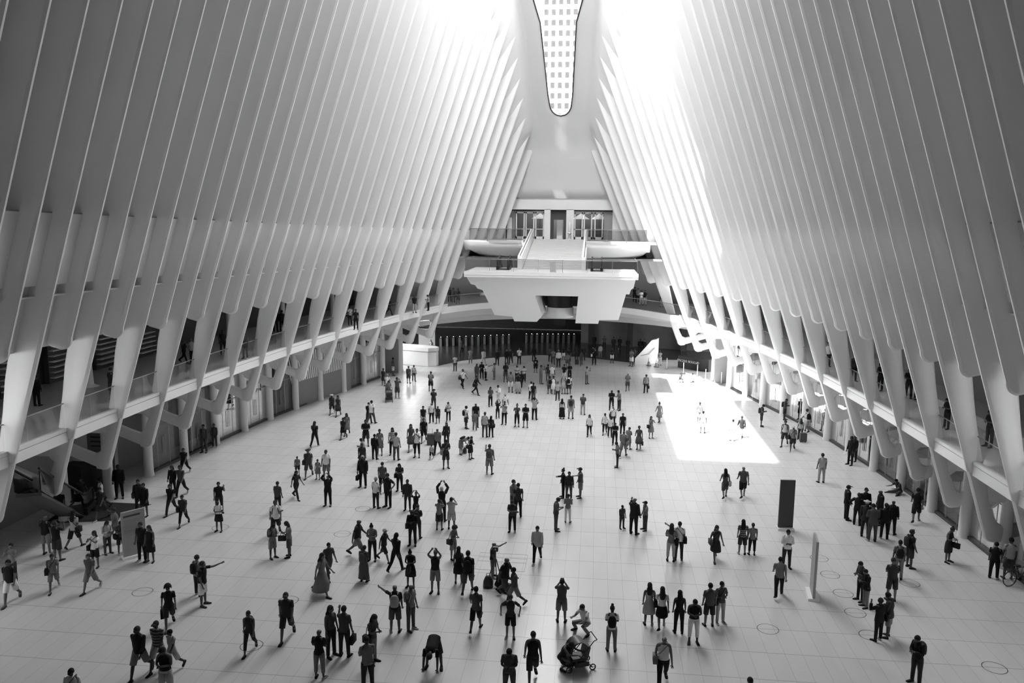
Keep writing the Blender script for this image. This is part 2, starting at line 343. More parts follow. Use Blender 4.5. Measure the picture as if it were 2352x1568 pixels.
# shopfronts as window bays between columns
wn = 0
for side in (-1, 1):
    yy = [36, 39.2, 42.82, 46.3, 49.78, 53.26, 56.74, 60.2, 63.7, 67.2, 70.66, 74.14] if side < 0 else [32.3, 35.8, 39.3, 42.8, 46.3, 49.8, 53.3, 56.7, 60.2, 63.7, 67.2, 70.7, 74.1]
    g0 = .18
    for a, b in zip(yy, yy[1:]):
        wn += 1
        if side < 0 and a < 40: continue
        A = Vector((side*(GX(a)+g0), a, 0)); Bv = Vector((side*(GX(b)+g0), b, 0)); h = FT(side, (a+b)/2)-.8
        g = MB().add([A+Vector((0, 0, .12)), Bv+Vector((0, 0, .12)), Bv+Vector((0, 0, h)), A+Vector((0, 0, h))], [(0, 1, 2, 3)]).build(f'window_{wn}', GLASSD); struct(g)
        fr = MB(); t = (Bv-A).normalized()
        for f_ in (0, 1/3, 2/3): p = A.lerp(Bv, f_); fr.tube([p+Vector((0, 0, .1)), p+Vector((0, 0, h))], .025, 4)
        fr.tube([A+Vector((0, 0, 2.6)), Bv+Vector((0, 0, 2.6))], .03, 4); fr.build('window_frame', METAL, g)
        mid = A.lerp(Bv, .5); inn = Vector((-side*.06, 0, 0))
        hd = MB()
        for s_ in (-.09, .09): p = mid+t*s_+inn; hd.tube([p+Vector((0, 0, .75)), p+Vector((0, 0, 1.9))], .02, 6)
        hd.build('door_handle', METAL, g)
    m = MB(); rows = [[(side*(GX(y)+.05), y, 0), (side*(GX(y)+.05), y, .14), (side*(GX(y)+.3), y, .14), (side*(GX(y)+.3), y, 0)] for y in [yy[2 if side < 0 else 0]]+[y for y in ys if yy[0]+7 < y < yy[-1]]+[yy[-1]]]
    struct(m.grid(rows, True).build('baseboard_'+('left' if side < 0 else 'right'), DARKW))
    back = 1.3 if side > 0 else 2.2
    m = MB(); rows = [[(side*(GX(y)+back), y, 0), (side*(GX(y)+back), y, 5.5)] for y in ys if 14 < y < 79]
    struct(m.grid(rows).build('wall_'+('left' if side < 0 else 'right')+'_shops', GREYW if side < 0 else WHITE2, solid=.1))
    m = MB(); m.box(*sorted((side*(GX(79)+.3), side*26)), 76.5, 76.7, 0, 9.7); struct(m.build('wall_'+('left' if side < 0 else 'right')+'_end', GREYW))
# ---------------------------------------------------------------- ridge shell with the long skylight
def tipf(y): return 1 if y <= 80.9 else math.sqrt(max(0, 1-((y-80.9)/1.1)**2))
def HX(sd, y): return tipf(y)*(lerp(y, [(36, -4.1), (60, -4.1), (65, -3.4), (70, -2.6), (74, -1.62), (80, -1.22), (81, -1.08)]) if sd < 0 else lerp(y, [(36, 1.9), (56.2, 1.9), (56.8, 4.7), (62, 4.4), (67, 3.6), (71, 2.5), (74, 1.62), (80, 1.22), (81, 1.08)]))  # out-of-view opening edges are shaped to place the sun patch
yl = [34, 38]+[38+2*k for k in range(1, 10)]+[56.2, 56.8]+[58+2*k for k in range(7)]+[72, 74, 76, 77, 78, 79, 80, 80.5, 80.9, 81.3, 81.6, 81.8, 81.92, 82.0]
YR2 = yl[1:]+[82.8, 83.6, 84.2, 84.6, 85, 85.3, 85.5, 85.7, 85.9]
rows = []
for y in YR2:
    row = []
    for sd in (-1, 1):
        z = ZS(y); e = XI(sd, y, z)+2.6; e0 = XI(sd, y, z)-.05; xin = HX(sd, y) if y <= 82 else 0
        q = [(xin+(sd*e0-xin)*k/4, y, z) for k in range(5)]+[(sd*(XI(sd, y, z-1.2)+.12), y, z-1.2), (sd*(XI(sd, y, z-2.6)+.55), y, z-2.6), (sd*(XI(sd, y, z-4)+1.3), y, z-4)] if 58 < y < 83.2 else [(xin+(sd*e-xin)*k/7, y, z) for k in range(8)]
        row += q[::-1] if sd < 0 else q
    rows.append(row)
m = MB(); m.v = [v_ for r_ in rows for v_ in r_]
for i in range(len(rows)-1):
    for j in range(15):
        if j == 7 and YR2[i] < 82: continue
        m.f.append((i*16+j, i*16+j+1, (i+1)*16+j+1, (i+1)*16+j))
struct(m.build('ceiling_ridge', CEIL, smooth=60, solid=.2))
m = MB(); m.box(-22, 22, -8, 38, 40, 40.3); struct(m.build('ceiling_shade_near', DARKW))  # unseen cover added over the skylight line to keep the near half dark
for sd in (-1, 1):
    m = MB(); m.box(*sorted((sd*21.8, sd*22.2)), -8, 20.2, 0, 41); struct(m.build('wall_near_'+('left' if sd < 0 else 'right'), DARKER))  # unseen black boxes added to cut bounced light at the near end
m = MB()
for sd in (-1, 1):
    pts = [(HX(sd, y), y, ZS(y)-.05) for y in yl[1:]]; m.tube(pts, .09, 6)
tag(m.build('skylight_frame', BLACK), 'dark metal rim around the long pointed skylight at the roof ridge', 'skylight frame')
rows = [[(HX(-1, y), y, ZS(y)+.25), (HX(1, y), y, ZS(y)+.25)] for y in yl if y > 70]
struct(MB().grid(rows).build('window_90', glass('skylight_glass', 0, .97)))
# ---------------------------------------------------------------- closing walls
m = MB(); m.box(-28, 28, -8.4, -8, 0, 46); struct(m.build('wall_near', DARKW))  # unseen, added against light leaking in behind the camera; dark to cut bounce
m = MB(); m.box(-12, 16, -8, 1.0, 12.9, 13.2); struct(m.build('floor_near_deck', PALEF))
# ---------------------------------------------------------------- end wall, upper deck, stairs, landing
YE = 86.0
m = MB()
def wallbox(x0, x1, z0, z1, y0=YE, y1=YE+.5): m.box(x0, x1, y0, y1, z0, z1)
wallbox(-14, -5.9, 13, 24); wallbox(5.5, 14, 13, 24); wallbox(-6, 5.6, 16.35, 17.75)
wallbox(-1.75, -1.1, 13, 16.4); wallbox(.6, 1.4, 13, 16.4)
m.add([(-5.95, YE-.01, 13.2), (-5.9, YE-.01, 16.35), (-6.6, YE-.01, 16.35), (-6.6, YE-.01, 13.2)], [(0, 1, 2, 3)])
m.add([(-4.5, YE, 17.5), (-6, YE, 17.5), (-4.2, YE, 24), (-3.1, YE, 24)], [(0, 1, 2, 3)])
struct(m.build('wall_end', WHITE2))
m = MB(); m.box(-7, 7, YE+.25, YE+1.0, 16.2, 16.36); struct(m.build('trim_7', BLACK))
# deck
m = MB(); P = [(-8.3, 76.4), (-3.2, 75.9), (-3.2, 86.2), (-8.6, 86.2)]; m.prism(P, 13.0, 13.25, 'z'); P = [(2.9, 75.9), (8.7, 76.4), (9.2, 86.2), (2.9, 86.2)]; m.prism(P, 13.0, 13.25, 'z')
m.box(-13, 13, 85.0, 90.5, 12.95, 13.24); m.box(-12.5, -7.5, 78, 86, 12.95, 13.22); m.box(8, 12.5, 78, 86, 12.95, 13.22)
struct(m.build('floor_upper_deck', PALEF))
for sd, name in ((-1, 'left'), (1, 'right')):
    x0, x1 = (-8.75, -3.1) if sd < 0 else (2.9, 8.9)
    m = MB(); rows = []
    for k in range(13):
        t = k/12; x = x0+(x1-x0)*t; yy0 = 76.0+.3*math.sin(math.pi*(t if sd < 0 else 1-t))
        e = abs(x-.2)/8.9
        zb = 11.3+(1.1 if e > .93 else .7*max(0, (e-.6)/.33)**2)
        rows.append([(x, yy0, 13.27), (x, yy0-.06, 13.1), (x, yy0-.06, 12.75), (x, yy0+.15, 12.55), (x, yy0+.9, 12.3-.2*(1-e)), (x, yy0+2.6, zb), (x, yy0+6, zb-.1), (x, yy0+10, zb)])
    struct(m.grid(rows).build('trim_'+('8' if sd < 0 else '9'), WHITE2, smooth=50, solid=.04))
rb = thing('glass_balustrade', 'clear glass railing with thin handrail along the upper deck in front of the doors', 'balustrade')
for x0, x1 in ((-8.2, -3.2), (3.0, 8.5)):
    n = 3
    MB().tube([(x0, 76.2, 14.35), (x1, 76.2, 14.35)], .035, 6).build('handrail', METAL, rb)
    for k in range(n+1): x = x0+(x1-x0)*k/n; MB().tube([(x, 76.2, 13.2), (x, 76.2, 14.35)], .03, 6).build('post', METAL, rb)
    for k in range(n): a = x0+(x1-x0)*k/n+.05; b = x0+(x1-x0)*(k+1)/n-.05; MB().box(a, b, 76.19, 76.21, 13.25, 14.3).build('glass_pane', GLASS, rb)
# staircase
st = thing('staircase', 'wide white staircase rising from the hanging landing to the doors', 'staircase')
m = MB(); N = 22; y0, y1, z0, z1 = 72.2, 85.2, 10.7, 13.25
for k in range(N): a = y0+(y1-y0)*k/N; m.box(-2.75, 2.65, a, y1, z0+(z1-z0)*k/N, z0+(z1-z0)*(k+1)/N)
m.build('steps', mat('stair_stone', .62, .35, noise=.08, scale=1.5), st)
for x, in ((-2.95,), (2.8,)):
    m = MB(); m.prism([(71.6, 10.2), (85.3, 12.8), (85.3, 14.3), (71.6, 11.95)], x-.2, x+.17, 'x'); m.build('parapet', WHITE2, st)
    MB().tube([(x+.02, 71.6, 12.02), (x+.02, 85.3, 14.36)], .04, 6).build('handrail', METAL, st)
# hanging landing
ld = thing('hanging_landing', 'white faceted landing platform hanging over the far end of the hall', 'landing')
YF = 68.0
def px(pts): return pts
out = [(-7.18, 10.7), (-7.2, 10.2), (-6.9, 9.65), (-6.52, 9.55), (-6.33, 9.25), (-5.9, 9.12), (-4.95, 6.85), (-3.36, 6.72), (-3.2, 6.3), (-1.2, 6.3), (-.72, 6.85), (-1.3, 8.72), (2.42, 8.72), (2.2, 6.25), (4.2, 6.25), (4.28, 6.6), (5.95, 6.65), (6.5, 9.0), (6.78, 8.98), (6.9, 9.4), (7.1, 9.55), (7.25, 10.3), (7.25, 10.7)]
m = MB(); n = len(out)
A = [(x, YF+(10.7-z)*.42, z) for x, z in out]; Bk = [(x*.97, YF+7.0, z) for x, z in out]
m.add(A+Bk, [(i, (i+1) % n, n+(i+1) % n, n+i) for i in range(n)])
def quadcap(idx): m.f.append(tuple(idx))
bs = len(m.v)-2*n
L1 = [0, 1, 2, 3, 4, 5, 6, 7, 8, 9, 10, 11]; L2 = [12, 13, 14, 15, 16, 17, 18, 19, 20, 21, 22]
m.f.append(tuple(bs+i for i in L1+[12]+[22])); m.f.append(tuple(bs+i for i in L2))
m.f.append(tuple(bs+n+i for i in range(n)))
bm_ok = m.build('landing_body', WHITE, ld)
m = MB(); m.prism([(-7.35, YF-.1), (7.4, YF-.1), (7.4, YF+6.5), (-7.35, YF+6.5)], 10.62, 10.78, 'z'); m.build('landing_deck', WHITE2, ld)
m = MB(); m.box(-7.4, 7.45, YF-.16, YF-.05, 10.3, 10.80); m.box(-7.38, 7.43, YF-.19, YF-.15, 10.5, 10.54); m.build('landing_fascia', WHITE2, ld)
MB().tube([(-7.3, YF+5, 11.85), (-7.3, YF, 11.85), (7.35, YF, 11.85), (7.35, YF+5, 11.85)], .035, 6).build('handrail', METAL, ld)
for k in range(7): a = -7.3+14.65*k/7; MB().box(a+.04, a+14.65/7-.04, YF-.01, YF+.01, 10.8, 11.8).build('glass_pane', GLASS, ld)
for k in range(8): a = -7.3+14.65*k/7; MB().tube([(a, YF, 10.7), (a, YF, 11.85)], .025, 6).build('post', METAL, ld)
MB().box(-.05, .48, YF+.5, YF+.8, 10.78, 11.75).build('white_panel', WHITE2, ld)
# lift between the legs of the landing
lf = thing('lift', 'round glass lift with white curved base between the legs of the landing', 'lift')
m = MB(); m.rings([[(.65+1.25*math.cos(2*math.pi*k/28), 74+1.25*math.sin(2*math.pi*k/28), z) for k in range(28)] for z in (6.3, 6.45, 7.25)]); m.build('lift_base', WHITE2, lf, smooth=True)
m = MB(); m.rings([[(.65+1.2*math.cos(2*math.pi*k/28), 74+1.2*math.sin(2*math.pi*k/28), z) for k in range(28)] for z in (7.25, 8.8)]); m.build('lift_cabin', mat('lift_glass', .03, .12), lf, smooth=True)
MB().box(-1.3, 2.5, 75.2, 75.4, 7.2, 8.9).build('back_panel', DARKW, lf)
# escalators beside the stairs
def escalator(x, y, z, w, lab, rise=-2.2, run=4.5):
    e = thing('escalator', lab, 'escalator', (x, y, z), 0, 'escalators on the landing')
    for s_ in (-w/2, w/2):
        pts = [(s_, 0, .25), (s_, -.25, .45), (s_, -.25, .8), (s_, 0, 1.02), (s_, .9, 1.02), (s_, 1.6, 1.2), (s_, 1.6+run, 1.2+rise)]
        MB().tube(pts, .06, 6).build('handrail', BLACK, e)
        MB().prism([(0, 0), (0, .95), (.9, .95), (1.6, 1.1), (1.6+run, 1.1+rise), (1.6+run, .2+rise), (1.7, .1), (1, 0)], s_-.02, s_+.02, 'x').build('side_glass', GLASSD, e)
        MB().box(s_-.12, s_+.12, -.1, 1.4, 0, .35).build('base', BLACK, e)
    MB().prism([(0, -.05), (1.5, -.05), (1.5+run, rise-.05), (1.5+run, rise+.1), (1.5, .08), (0, .08)], -w/2, w/2, 'x').build('steps', DARKW, e)
    return e
escalator(-4.35, 70.6, 10.78, .95, 'escalator with black handrails left of the white staircase on the landing')
escalator(3.95, 70.6, 10.78, .85, 'escalator with black handrails right of the white staircase on the landing')
# doors of the end wall
def leaf(x0, x1, name, y=YE+.6):
    o = MB().add([(x0+.1, y, 13.4), (x1-.1, y, 13.4), (x1-.1, y, 16.0), (x0+.1, y, 16.0)], [(0, 1, 2, 3)]).build(name, GLASSD)
    m = MB(); m.box(x0, x0+.12, y-.04, y+.04, 13.24, 16.1); m.box(x1-.12, x1, y-.04, y+.04, 13.24, 16.1); m.box(x0, x1, y-.04, y+.04, 15.95, 16.1); m.box(x0, x1, y-.04, y+.04, 13.24, 13.5); m.box(x0, x1, y-.04, y+.04, 14.25, 14.32)
    m.build('door_frame', WHITE2, o); return struct(o)
k = 0
for x0, x1 in ((-4.85, -3.9), (-3.8, -2.85), (-2.75, -1.8), (1.45, 2.35), (2.45, 3.35), (3.6, 4.5)): k += 1; leaf(x0, x1, f'door_{k}')
m = MB(); m.box(-6.4, -4.95, YE+.55, YE+.6, 13.2, 16.2); m.box(4.6, 6.2, YE+.55, YE+.6, 13.2, 16.2); struct(m.build('wall_end_sides', GREYW))
m = MB(); m.box(-1.1, -.75, YE+.5, YE+.6, 13.2, 16.3); m.box(.3, .6, YE+.5, YE+.6, 13.2, 16.3); m.box(-.75, .3, YE+.5, YE+.6, 15.3, 16.3); struct(m.build('trim_10', DARKW))
m = MB(); m.box(-6.5, 6.5, 90.4, 90.6, 13.2, 17); struct(m.build('wall_street', GREYW))
o = MB().box(-5.75, -5.25, YE+.1, YE+.3, 13.25, 15.5).build('leaning_board', WHITE2); tag(o, 'tall narrow white panel leaning beside the left doors', 'panel')
o = MB().box(-.45, .15, 87.6, 87.9, 13.24, 13.6).build('planter_box', WHITE2); tag(o, 'low white box inside the middle doorway', 'box')
o = MB().box(-.5, .12, 88.3, 88.36, 13.24, 15.3).build('notice_board', WHITE2); tag(o, 'white board seen through the middle doorway', 'board')
for x, lab in ((-2.4, 'white market parasol outside seen through the left doors'), (2.1, 'white market parasol outside seen through the left half of the right doors'), (4.1, 'white market parasol outside seen through the far right door')):
    t = thing('market_parasol', lab, 'parasol', (x, 88.9, 13.24), 0, 'parasols outside the doors')
    MB().lathe([(.95, 2.15), (.9, 2.2), (.05, 2.75), (.02, 2.8)], (0, 0, 0), 8).build('canopy', WHITE2, t); MB().tube([(0, 0, 0), (0, 0, 2.2)], .03, 6).build('pole', METAL, t)
t = thing('mannequin_stand', 'thin white stand with a dark ornament between the middle and right doors', 'stand', (.98, 85.6, 13.25))
MB().lathe([(.22, 0), (.05, .06), (.03, .5), (.2, .62), (.06, .75), (.15, .9), (.15, 1.7), (.05, 1.9), (.08, 2.0), (.02, 2.15)], (0, 0, 0), 12).build('stand_body', WHITE2, t, smooth=True)
MB().lathe([(.24, .55), (.1, .7), (.02, .72)], (0, 0, 0), 10).build('ornament', BLACK, t)
m = MB(); m.box(-14, 14, YE+.4, 92, 17.5, 17.7); struct(m.build('ceiling_sky_block', GREYW))  # lid added over the doorway to keep sky light out
m = MB(); m.box(-14, -13.8, YE, 92, 13, 17.6); m.box(13.8, 14, YE, 92, 13, 17.6); m.box(-14, 14, 91.8, 92, 13, 17.6); struct(m.build('wall_sky_block', GREYW))  # sides and back of the same added sky-light block
# added fill light inside the entrance, stands for no real fixture
area('entrance_fill', (0, 88.5, 16.6), (0, 0, 0), 9, 2.5, 110)
# ---------------------------------------------------------------- gallery bridge across the far end
arcp = [(-11.4, 78.0), (-10, 80.6), (-8.2, 83.2), (-6, 85.2), (-3, 86.9), (0, 87.4), (3, 86.8), (6, 85.2), (8.2, 83.6), (10.2, 81.4), (12.6, 78.0)]
zf = lambda x: 6.45 if x < -4 else (6.35 if x < 6 else 6.2-(x-6)*.03)
m = MB(); rows = [[(x, y, zf(x)+.02), (x*1.03, y+.3, zf(x)+.02), (x*1.03, y+.3, zf(x)-.6), (x, y, zf(x)-.6)] for x, y in arcp]
struct(m.grid(rows, True).build('trim_11', WHITE2, smooth=40))
m = MB(); rows = [[(x, y, zf(x)-.6), (x*1.1, y+1.2, zf(x)-.8), (x*1.12, y+1.3, 5.0), (x*1.25, y+2.6, 4.75), (x*1.25, y+2.7, 4.2), (x*1.35, y+6, 4.2)] for x, y in arcp]
struct(m.grid(rows).build('ceiling_bridge', CEIL, smooth=30, solid=.05))
m = MB(); m.add([(x, y, zf(x)) for x, y in arcp]+[(x*2.1, y+9, zf(x)-.02) for x, y in arcp], [(i, i+1, 11+i+1, 11+i) for i in range(10)]); struct(m.build('floor_bridge', mat('bridge_floor', .25, .3)))
eb = thing('glass_balustrade', 'glass balustrade with handrail along the gallery bridge behind the landing', 'balustrade')
MB().tube([(x, y+.1, zf(x)+1.12) for x, y in arcp], .03, 6).build('handrail', METAL, eb)
for (xa, ya), (xb, yb) in zip(arcp, arcp[1:]): MB().add([(xa, ya+.1, zf(xa)), (xb, yb+.1, zf(xb)), (xb, yb+.1, zf(xb)+1.08), (xa, ya+.1, zf(xa)+1.08)], [(0, 1, 2, 3)]).build('glass_pane', GLASS, eb)
m = MB(); m.grid([[(x*2.05, y+7, 6), (x*1.8, y+6.5, 9), (x*1.5, y+3, 11.4)] for x, y in [(-14, 76)]+arcp+[(15, 76)]]); struct(m.build('wall_end_gallery', GREYW, smooth=50, solid=.1))
m = MB(); m.box(-26, 26, 78, 100, 11.4, 11.6); struct(m.build('ceiling_end_gallery', GREYW))
# ---------------------------------------------------------------- dark concourse beyond
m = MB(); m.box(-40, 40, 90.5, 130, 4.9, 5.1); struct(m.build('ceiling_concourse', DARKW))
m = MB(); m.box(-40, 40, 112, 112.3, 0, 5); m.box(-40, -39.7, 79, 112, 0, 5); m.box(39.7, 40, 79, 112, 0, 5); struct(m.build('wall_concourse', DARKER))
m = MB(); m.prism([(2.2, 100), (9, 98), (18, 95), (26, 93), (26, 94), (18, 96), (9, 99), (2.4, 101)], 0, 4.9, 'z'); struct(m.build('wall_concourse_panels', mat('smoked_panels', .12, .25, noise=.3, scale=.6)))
for x, y in ((8.2, 97.5), (14.5, 95.5), (3.5, 99.2)): 
    o = MB().box(x-.35, x+.35, y-.3, y+.3, 0, 4.9).build('concourse_pillar', DARKER); tag(o, {8.2: 'dark square pillar behind the landing, middle of the three in the concourse', 14.5: 'dark square pillar rightmost in the dark concourse', 3.5: 'dark square pillar at the end of the turnstile row'}[x], 'pillar')
def turnstile(x, y, z, j, grp, lab):
    t = thing('turnstile', lab, 'turnstile', (x, y, 0), 0, grp)
    MB().box(-.14, .14, -.6, .6, 0, 1.0).build('cabinet', METAL, t); MB().box(-.12, .12, -.62, -.3, 1.0, 1.12).build('reader', BLACK, t)
    MB().lathe([(.03, 0), (.045, .03), (.02, .06)], (0, -.5, 1.12), 8).build('indicator_light', LAMP, t)
for j in range(12):
    turnstile(-14.6+.72*j, 94.6+.36*j*.9, 0, j, 'left row of turnstiles', f'turnstile with a bright light in the left row, {ORD[j]} from the left')
for j in range(10):
    turnstile(-4.6+.66*j, 99.3+.1*j, 0, j, 'right row of turnstiles', f'turnstile in the right row under the hanging landing, {ORD[j]} from the left')
o = MB().box(-17.2, -15.2, 93.5, 94, .2, 2.2).build('ticket_machine', mat('machine_grey', .28, .4)); tag(o, 'grey ticket machine left of the turnstiles behind the last rib', 'machine')
o = MB().box(-1.2, .2, 99.6, 99.8, 2.2, 3.6).build('hanging_screen', BLACK); tag(o, 'dark hanging sign above the right row of turnstiles', 'sign')
# curved stair walls at the far corners
m = MB(); pts = [(-17.5, 83.5), (-14.0, 82.6), (-12.9, 82.2), (-12.4, 81.6), (-12.5, 80.9), (-13.3, 80.5), (-17.5, 81.6)]
m.prism(pts, 0, 1.5, 'z'); o = m.build('stair_wall', WHITE, smooth=30); tag(o, 'low white curved stair wall at the far left corner of the floor', 'wall block')
cp = MB(); cp.prism([(x+(.06 if x > -14 else 0), y-.05) for x, y in pts], 1.56, 1.95, 'z'); cp.build('capping', WHITE2, o)
m = MB(); rows = []
for k in range(9):
    t = k/8; x = 8.3+2.3*t; rows.append([(x, 85.2+1.5*t*t, 0), (x, 85.2+1.5*t*t, .7+1.9*min(1, t*1.3)), (x+.35, 86.3+1.5*t*t, .7+1.9*min(1, t*1.3)), (x+.35, 86.3+1.5*t*t, 0)])
o = m.grid(rows, True).build('stair_wall', WHITE, smooth=30); tag(o, 'white curved stair wall with rising top at the far right of the floor edge', 'wall block')
MB().tube([(8.9, 85.2, 1.0), (9.8, 85.6, 1.15), (10.4, 86.3, 1.7)], .04, 6).build('handrail', METAL, o)
# ---------------------------------------------------------------- tower seen through the skylight
tw = thing('office_tower', 'white office tower with a grid of windows seen through the skylight', 'building', (0, 300, 0))
MB().box(-21.5, 16, 0, 30, 0, 150).build('facade', mat('tower_cladding', .85, .6, noise=.02), tw)
wp = None; WM = mat('tower_glass', .03, .7, noise=.5, scale=1.3, spec=.05)
for r_ in range(14):
    for c_ in range(7):
        if wp is None: o = wp = MB().box(-.78, .78, -.12, .1, -1.02, 1.02).build('window', WM, tw); FR = MB().box(-.05, .05, -.16, -.1, -.98, .98).box(-.68, .68, -.16, -.1, -.1, .0).build('window_bars', mat('bars', .03, .7, spec=.05), o); 
        else:
            o = wp.copy(); COL.objects.link(o); o.parent = tw; f2 = FR.copy(); COL.objects.link(f2); f2.parent = o
        o.location = (-16.2+2.62*c_, 0, 53.4+3.62*r_)
# ---------------------------------------------------------------- things standing on the floor
def frame_sign(x, y, w, h, rz, face, lab, thick=.1):
    t = thing('sign_board', lab, 'sign', (x, y, 0), rz)
    MB().box(-w/2, w/2, -thick/2, thick/2, .12, h).build('panel', face, t); MB().box(-w/2-.04, w/2+.04, -.22, .22, 0, .1).build('base', WHITE2, t)
    return t
frame_sign(13.6, 39.15, .72, 2.55, R(4), mat('dark_sign_face', .035, .5, noise=.05), 'tall dark sign board with a white foot behind the man in the pale shirt')
t = frame_sign(13.05, 31.9, 1.05, 2.5, R(82), mat('grey_sign_face', .32, .45, noise=.05), 'tall narrow grey info sign seen edge-on with a wedge foot at the right')
MB().box(-.4, .4, -.056, -.05, 2.05, 2.25).build('sign_text', DARKW, t)
t = frame_sign(-16.35, 32.0, 1.0, 2.15, R(52), mat('pale_sign_face', .36, .5, noise=.05), 'freestanding info sign with lines of text beside the couple in black')
m = MB(); m.box(-.42, .3, -.058, -.05, 1.9, 1.98); m.build('sign_heading', DARKW, t)
m = MB()
for k in range(7): m.box(-.42, .35-.08*(k % 3), -.058, -.05, 1.72-.09*k, 1.75-.09*k)
m.build('sign_text', GREYW, t)
# food counter with lettering
cx0, cy0, cx1, cy1 = 12.75, 84.4, 15.6, 82.0
ct = thing('food_counter', 'black curved food counter with white lettering at the far right', 'counter', (cx0, cy0, 0), math.atan2(cy1-cy0, cx1-cx0))
Lc = math.hypot(cx1-cx0, cy1-cy0)
m = MB(); m.rings([[(x, -.25*math.sin(math.pi*x/Lc)+dy, z) for x in [Lc*k/10 for k in range(11)]+[Lc*(10-k)/10 for k in range(11)] for dy in [0]] for z in (0, 1.15)], False)
m = MB(); rows = [[(Lc*k/10, -.25*math.sin(math.pi*k/10), 0), (Lc*k/10, -.25*math.sin(math.pi*k/10), 1.25), (Lc*k/10, .5, 1.25), (Lc*k/10, .5, 0)] for k in range(11)]
m.grid(rows, True); m.f.append((0, 1, 2, 3)); m.f.append((43, 42, 41, 40)); m.build('counter_front', mat('counter_black', .02, .4), ct)
tc_ = bpy.data.curves.new('lettering', 'FONT'); tc_.body = 'ÉPICERIE BOULUD'; tc_.size = .33; tc_.extrude = .01; tc_.align_x = 'CENTER'
tc_.materials.append(WHITE2); tq = bpy.data.objects.new('lettering_src', tc_); COL.objects.link(tq); bpy.context.view_layer.update(); to = bpy.data.objects.new('lettering', bpy.data.meshes.new_from_object(tq.evaluated_get(bpy.context.evaluated_depsgraph_get()))); bpy.data.objects.remove(tq); COL.objects.link(to); to.parent = ct; to.location = (1.45, -.30, .72); to.rotation_euler = (R(90), 0, 0)
# barrier posts
for x, y, lab in ((11.5, 83.2, 'leftmost barrier post, beside the woman in patterned top'), (12.95, 80.7, 'barrier post in front of the É of the counter lettering'), (14.2, 79.6, 'barrier post in front of the counter, below the last letter'), (14.7, 77.3, 'short barrier post right below the counter end'), (16.0, 76.0, 'rightmost tall barrier post by the shopfront')):
    t = thing('barrier_post', 'thin white '+lab, 'barrier post', (x, y, 0), 0, 'barrier posts at the food counter')
    MB().lathe([(.2, 0), (.2, .03), (.03, .05)], (0, 0, 0), 14).build('base', METAL, t); MB().tube([(0, 0, .03), (0, 0, 1.15)], .035, 8).build('post', WHITE2, t)
for x, y, lab in ((9.75, 84.9, 'white and grey cone in front of the black lectern'), (10.5, 84.2, 'white and grey cone left of the woman by the barrier posts')):
    t = thing('traffic_cone', lab, 'traffic cone', (x, y, 0), 0, 'cones at the far right')
    MB().box(-.25, .25, -.25, .25, 0, .05).build('base', BLACK, t); MB().lathe([(.2, .05), (.1, .45)], (0, 0, 0), 14).build('lower_body', GREYW, t, smooth=True); MB().lathe([(.1, .45), (.04, .85)], (0, 0, 0), 14).build('top', WHITE2, t, smooth=True)
t = thing('lectern', 'black lectern desk with a guard standing behind it at the far right', 'lectern', (9.95, 87.4, 0))
MB().box(-.42, .42, -.3, .3, 0, 1.15).build('body', BLACK, t); MB().box(-.46, .46, -.34, .34, 1.15, 1.2).build('top', DARKW, t)
# tripod with a camera
t = thing('camera_tripod', 'black camera on a tall tripod among the group at the centre', 'tripod', (.05, 31.2, 0))
for k in range(3): a = R(90+120*k); MB().tube([(.42*math.cos(a), .42*math.sin(a), 0), (.04*math.cos(a), .04*math.sin(a), 1.15)], .022, 6).build('leg', BLACK, t)
MB().tube([(0, 0, .8), (0, 0, 1.5)], .025, 6).build('centre_column', BLACK, t)
c = MB().box(-.11, .11, -.09, .09, 1.5, 1.68).build('camera', BLACK, t); MB().tube([(0, -.08, 1.59), (0, -.26, 1.59)], .06, 10).build('lens', BLACK, c)
# pushchair and suitcases
def pushchair(x, y, rz, s, lab):
    t = thing('pushchair', lab, 'pushchair', (x, y, 0), rz); t.scale = (s, s, s)
    m = MB(); rows = []
    for k in range(8):
        a = R(-5+150*k/7); rows.append([(-.26, -.05-.36*math.cos(a), .62+.42*math.sin(a)), (-.27, -.02-.3*math.cos(a), .62+.40*math.sin(a)), (.27, -.02-.3*math.cos(a), .62+.40*math.sin(a)), (.26, -.05-.36*math.cos(a), .62+.42*math.sin(a))])
    m.grid(rows, True); m.build('hood', BLACK, t, smooth=True)
    MB().prism([(-.3, .35), (.25, .35), (.35, .8), (.25, .85), (.15, .45), (-.28, .45)], -.24, .24, 'x').build('seat', DARKW, t)
    for sx in (-.28, .28):
        MB().tube([(sx, -.42, .1), (sx, 0, .5), (sx, .45, 1.05), (sx, .55, 1.08)], .018, 6).build('side_frame', BLACK, t)
        MB().tube([(sx, .42, .1), (sx, -.1, .6)], .018, 6).build('leg', BLACK, t)
        for yy_ in (-.42, .42): 
            w_ = MB(); w_.tube([(sx+.0, yy_+.1*math.cos(R(a)), .11+.1*math.sin(R(a))) for a in range(0, 361, 30)], .022, 6, False); w_.tube([(sx, yy_-.1, .11), (sx, yy_+.1, .11)], .01, 4); w_.build('wheel', BLACK, t)
    MB().tube([(-.28, .55, 1.08), (.28, .55, 1.08)], .02, 6).build('handle', BLACK, t)
    MB().box(-.25, .25, -.2, .3, .14, .3).build('basket', DARKW, t)
